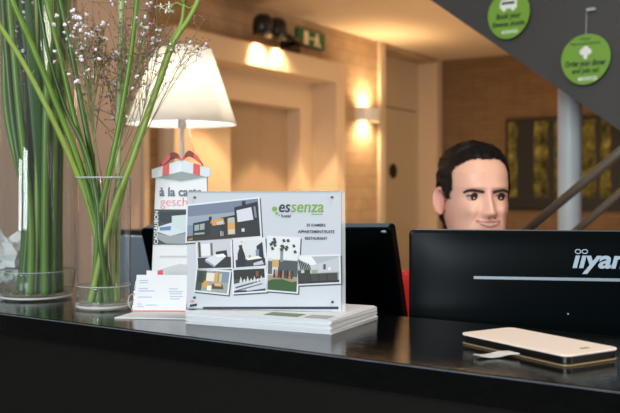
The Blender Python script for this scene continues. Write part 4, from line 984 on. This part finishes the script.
def limb(base, pts, sk=sk, ed_=ed_):
    prev = base
    for p, r in pts: sk.append((p, r)); ed_.append((prev, len(sk)-1)); prev = len(sk)-1
    return prev
wr = []
for s in (-1, 1):
    wi = limb(3, [(Bp(s*.10, 0, 1.06), .062), (Bp(s*.175, 0, 1.045), .052), (Bp(s*.22, .04, .90), .045), (Bp(s*.235, .10, .785), .038), (Bp(s*.19, .22, .785), .034), (Bp(s*.14, .335, .782), .026)])
    wr.append((s, Bp(s*.14, .335, .782)))
    limb(0, [(Bp(s*.10, .0, .53), .10), (Bp(s*.13, .22, .52), .085), (Bp(s*.13, .42, .50), .065), (Bp(s*.12, .42, .27), .05), (Bp(s*.12, .40, .09), .038)])
vs, fs = skinned(sk, ed_); bdy.add(vs, fs, 0, True)
for s, wp in wr:        # hands: palm and five fingers resting on the desk
    hs = [(wp-BF*.01, .024), (wp+BF*.03-UZ*.004, (.018, .030)), (wp+BF*.07-UZ*.006, (.015, .034))]
    vs, fs = skinned(hs, [(0, 1), (1, 2)]); bdy.add(vs, fs, 0, True)
    for j, (off, L_) in enumerate(((-.027, .060), (-.009, .072), (.009, .068), (.027, .052))):
        b0_ = wp+BF*.065+BR*off-UZ*.006
        vs, fs = skinned([(b0_, .0095), (b0_+BF*L_*.45+UZ*.006, .009), (b0_+BF*L_*.78-UZ*.006, .008), (b0_+BF*L_*.95-UZ*.018, .007)], [(0, 1), (1, 2), (2, 3)]); bdy.add(vs, fs, 0, True)
    tb = wp+BF*.02-BR*s*.02; vs, fs = skinned([(tb, .012), (tb+BF*.025-BR*s*.022-UZ*.004, .011), (tb+BF*.05-BR*s*.03-UZ*.012, .009)], [(0, 1), (1, 2)]); bdy.add(vs, fs, 0, True)
bdy.build('body', [M_skin, mat('ear_skin', (222, 158, 136), .5, var=.12, scale=90)], person)
for s_ in (-1, 1): MB().ball(H(s_*.0062, .1035, -.0455), .0030, 10, 6, sc=(1.1, .9, .5), ax=(HR, HF, HU)).build('nostril', mat('nostril_shade', (90, 44, 36), .7), person)  # dark balls painting the shade under the nose
for (ex0, ef0, ez0) in EYES:
    e_ = MB(); r = .0132; ax = (HR, HU, HF); c0 = H(ex0, ef0, ez0)
    look = (HF*.95-HU*.14+HR*.12).normalized(); rt_ = look.cross(HU).normalized(); upv = rt_.cross(look)
    e_.ball(c0, r, 24, 16); e_.build('eyeball', M_eyew, person)
    i_ = MB(); pts = []
    i_.ball(c0+look*(r-.0022), 0.0086, 16, 8, sc=(1, 1, .32), ax=(rt_, upv, look)); i_.build('iris', M_iris, person)
# surface lookup for brows and lips
def surf(x, z):
    w_, f_, kb, cy_ = pf(z); q = max(0, 1-abs(x/w_)**2.25); cu_ = q**(1/2.25)
    return f_*cu_+cy_+face_disp(x, z)*min(1, (q**.5)*2.2)
for s in (-1, 1):
    br = MB()
    pts = [(s*.010, .0075), (s*.020, .0098), (s*.031, .0115), (s*.041, .0105), (s*.048, .0065)]
    cv = spl([H(x, surf(x, z)+.0006, z) for x, z in pts], 5); n_ = len(cv)
    br.tube(cv, [.0046*(.5+.45*math.sin(math.pi*min(1, .25+k/(n_-1)*.75))) for k in range(n_)], 8, flat=.75)
    br.build('eyebrow', mat('brow_hair', (48, 32, 24), .8), person)
for (ex0, ef0, ez0) in EYES:
    ls = MB(); pts = []
    for k in range(9):
        x = -.0125+.025*k/8; z = -.0008+.0029*math.sqrt(max(0, 1-(x/.0130)**2)); f = math.sqrt(max(0, .0144**2-x*x-z*z)); pts.append(H(ex0+x, ef0+f-.0018*abs(x)/.014, z))
    ls.tube(pts, .0012, 6)
    ls.build('eyelash', M_hair, person)
lpb = MB()
def lipc(k, dz): x = -.027+.054*k/12; return x, -.0565+dz+.0062*((x/.027)**2)
up = [H(x, surf(x, z)+.0012, z) for x, z in [lipc(k, .0030*(1-abs(k-6)/6)**.6) for k in range(13)]]
lw = [H(x, surf(x, z)+.0012, z) for x, z in [lipc(k, -.0060*(1-(abs(k-6)/6)**2)) for k in range(13)]]
lpb.tube(up, [.0006+.0017*math.sin(math.pi*k/12) for k in range(13)], 8); lpb.tube(lw, [.0005+.0020*math.sin(math.pi*k/12) for k in range(13)], 8)
lpb.build('lips', M_lip, person)
th_ = MB(); T0 = []; T1 = []
for k in range(1, 12): x, z = lipc(k, 0); T0.append(H(x, surf(x, z)+.0009, z+.0030*(1-abs(k-6)/6)**.6)); T1.append(H(x, surf(x, z)+.0009, z-.0050*(1-(abs(k-6)/6)**2)))
for k in range(10): th_.add([T0[k], T0[k+1], T1[k+1], T1[k]], [(0, 1, 2, 3)])
th_.build('teeth', M_tooth, person)
# hair
def hairmask(x, f, z):
    if z > .083: return True
    if abs(x) < .012 and z > .074 and f > 0: return True
    gz = .042 if z < .052 else .042+(z-.052)/.031*.036
    if z > .012 and f < gz: return True
    if -.008 < z <= .012 and .008 < f < .034: return True
    if z > -.07 and f < -.022 and z > -.07: return True
    return False
hm = MB(); vs = []; 
rn = random.Random(2)
for (x, f, z) in hv:
    nrm_ = V((x, f, z-.01)).normalized(); th = .0045+.003*max(0, min(1, (z-.03)/.06))
    if f > .03 and z > .06: th = .003+.0025*noise.noise(V((x, f, z))*60)
    th += .0012*noise.noise(V((x*60, f*25, z*60)))
    vs.append((x+nrm_.x*th, f+nrm_.y*th, z+nrm_.z*th))
fs = [q for q in hf if all(hairmask(*hv[j]) for j in q)]
used = sorted({j for q in fs for j in q}); mp_ = {j: i for i, j in enumerate(used)}
hm.add([H(*vs[j]) for j in used], [tuple(mp_[j] for j in q) for q in fs], 0, True)
cand = [j for j in used]
for _ in range(2600):
    j = rn.choice(cand); x, f, z = hv[j]; b = V(vs[j])
    if z > .06:
        d_ = V((x*5+rn.uniform(-.3, .3)+.35, -.6+rn.uniform(-.5, .3), .18+rn.uniform(-.2, .2))); L_ = rn.uniform(.008, .015)
        if f > .04: d_ = V((rn.uniform(-.6, .8), -.1+rn.uniform(-.4, .3), .35)); L_ = rn.uniform(.006, .012)
    else:
        d_ = V((x*4, -.5+rn.uniform(-.3, .3), -.6)); L_ = rn.uniform(.006, .012)
    d_.normalize(); nn = V((x, f, z)).normalized()
    p0 = b-nn*.002; p1 = p0+d_*L_*.5+nn*.0018; p2 = p0+d_*L_+V((0, -.002, -.001))
    hm.tube([H(*p0), H(*p1), H(*p2)], [.0011, .0009, .0002], 4, cap=False)
hm.build('hair', M_hair, person)
# clothes
def cloth(name, m, sk2, ed2):
    vs, fs = skinned(sk2, ed2); b = MB(); b.add(vs, fs, 0, True); return b.build(name, m, person)
sk2 = [(Bp(0, -.06, .56), .150), (Bp(0, -.04, .70), .138), (Bp(0, -.01, .90), .150), (Bp(0, 0, 1.03), .128), (Bp(0, .015, 1.095), .078)]; ed2 = [(0, 1), (1, 2), (2, 3), (3, 4)]
for s in (-1, 1): limb(3, [(Bp(s*.10, 0, 1.065), .073), (Bp(s*.178, 0, 1.048), .064), (Bp(s*.222, .04, .90), .057), (Bp(s*.238, .10, .787), .048), (Bp(s*.19, .22, .787), .043), (Bp(s*.15, .31, .785), .034)], sk2, ed2)
cloth('sweater', M_sweat, sk2, ed2)
sk3 = [(Bp(0, -.06, .50), .15)]; ed3 = []
for s in (-1, 1): limb(0, [(Bp(s*.10, .0, .53), .115), (Bp(s*.13, .22, .52), .098), (Bp(s*.13, .42, .50), .077), (Bp(s*.12, .42, .27), .062), (Bp(s*.12, .40, .10), .055)], sk3, ed3)
cloth('trousers', M_trous, sk3, ed3)
for s in (-1, 1):
    b = MB(); vs, fs = skinned([(Bp(s*.12, .37, .045), .04), (Bp(s*.12, .46, .04), .04), (Bp(s*.12, .58, .03), .03)], [(0, 1), (1, 2)]); b.add(vs, fs, 0, True); b.build('shoe', M_black, person)
# office chair
oc = thing('office_chair', 'black office chair under the seated man, hidden behind the monitors', 'chair', Bp(0, -.05, 0))
MB().cbox(Bp(0, 0, .365), .48, .46, .05, BR, BF, UZ).build('seat', M_black, oc, bevel=.015)
MB().cbox(Bp(0, -.275, .70), .42, .04, .40, BR, BF, UZ).build('backrest', M_black, oc, bevel=.015)
MB().tube([Bp(0, -.2, .34), Bp(0, -.31, .36), Bp(0, -.31, .66)], .018, 10).build('back_support', M_black, oc)
MB().tube([Bp(0, 0, .07), Bp(0, 0, .35)], .025, 12).build('column', M_chrome, oc)
for k in range(5):
    a = 2*math.pi*k/5+.3; e = V((math.cos(a), math.sin(a), 0)); c0 = Bp(0, 0, 0)
    l_ = MB().tube([c0+UZ*.09, c0+e*.27+UZ*.06], [.022, .015], 8).build('leg', M_black, oc)
    MB().ball(c0+e*.27+UZ*.027, .026, 12, 8).build('caster', M_black, l_)
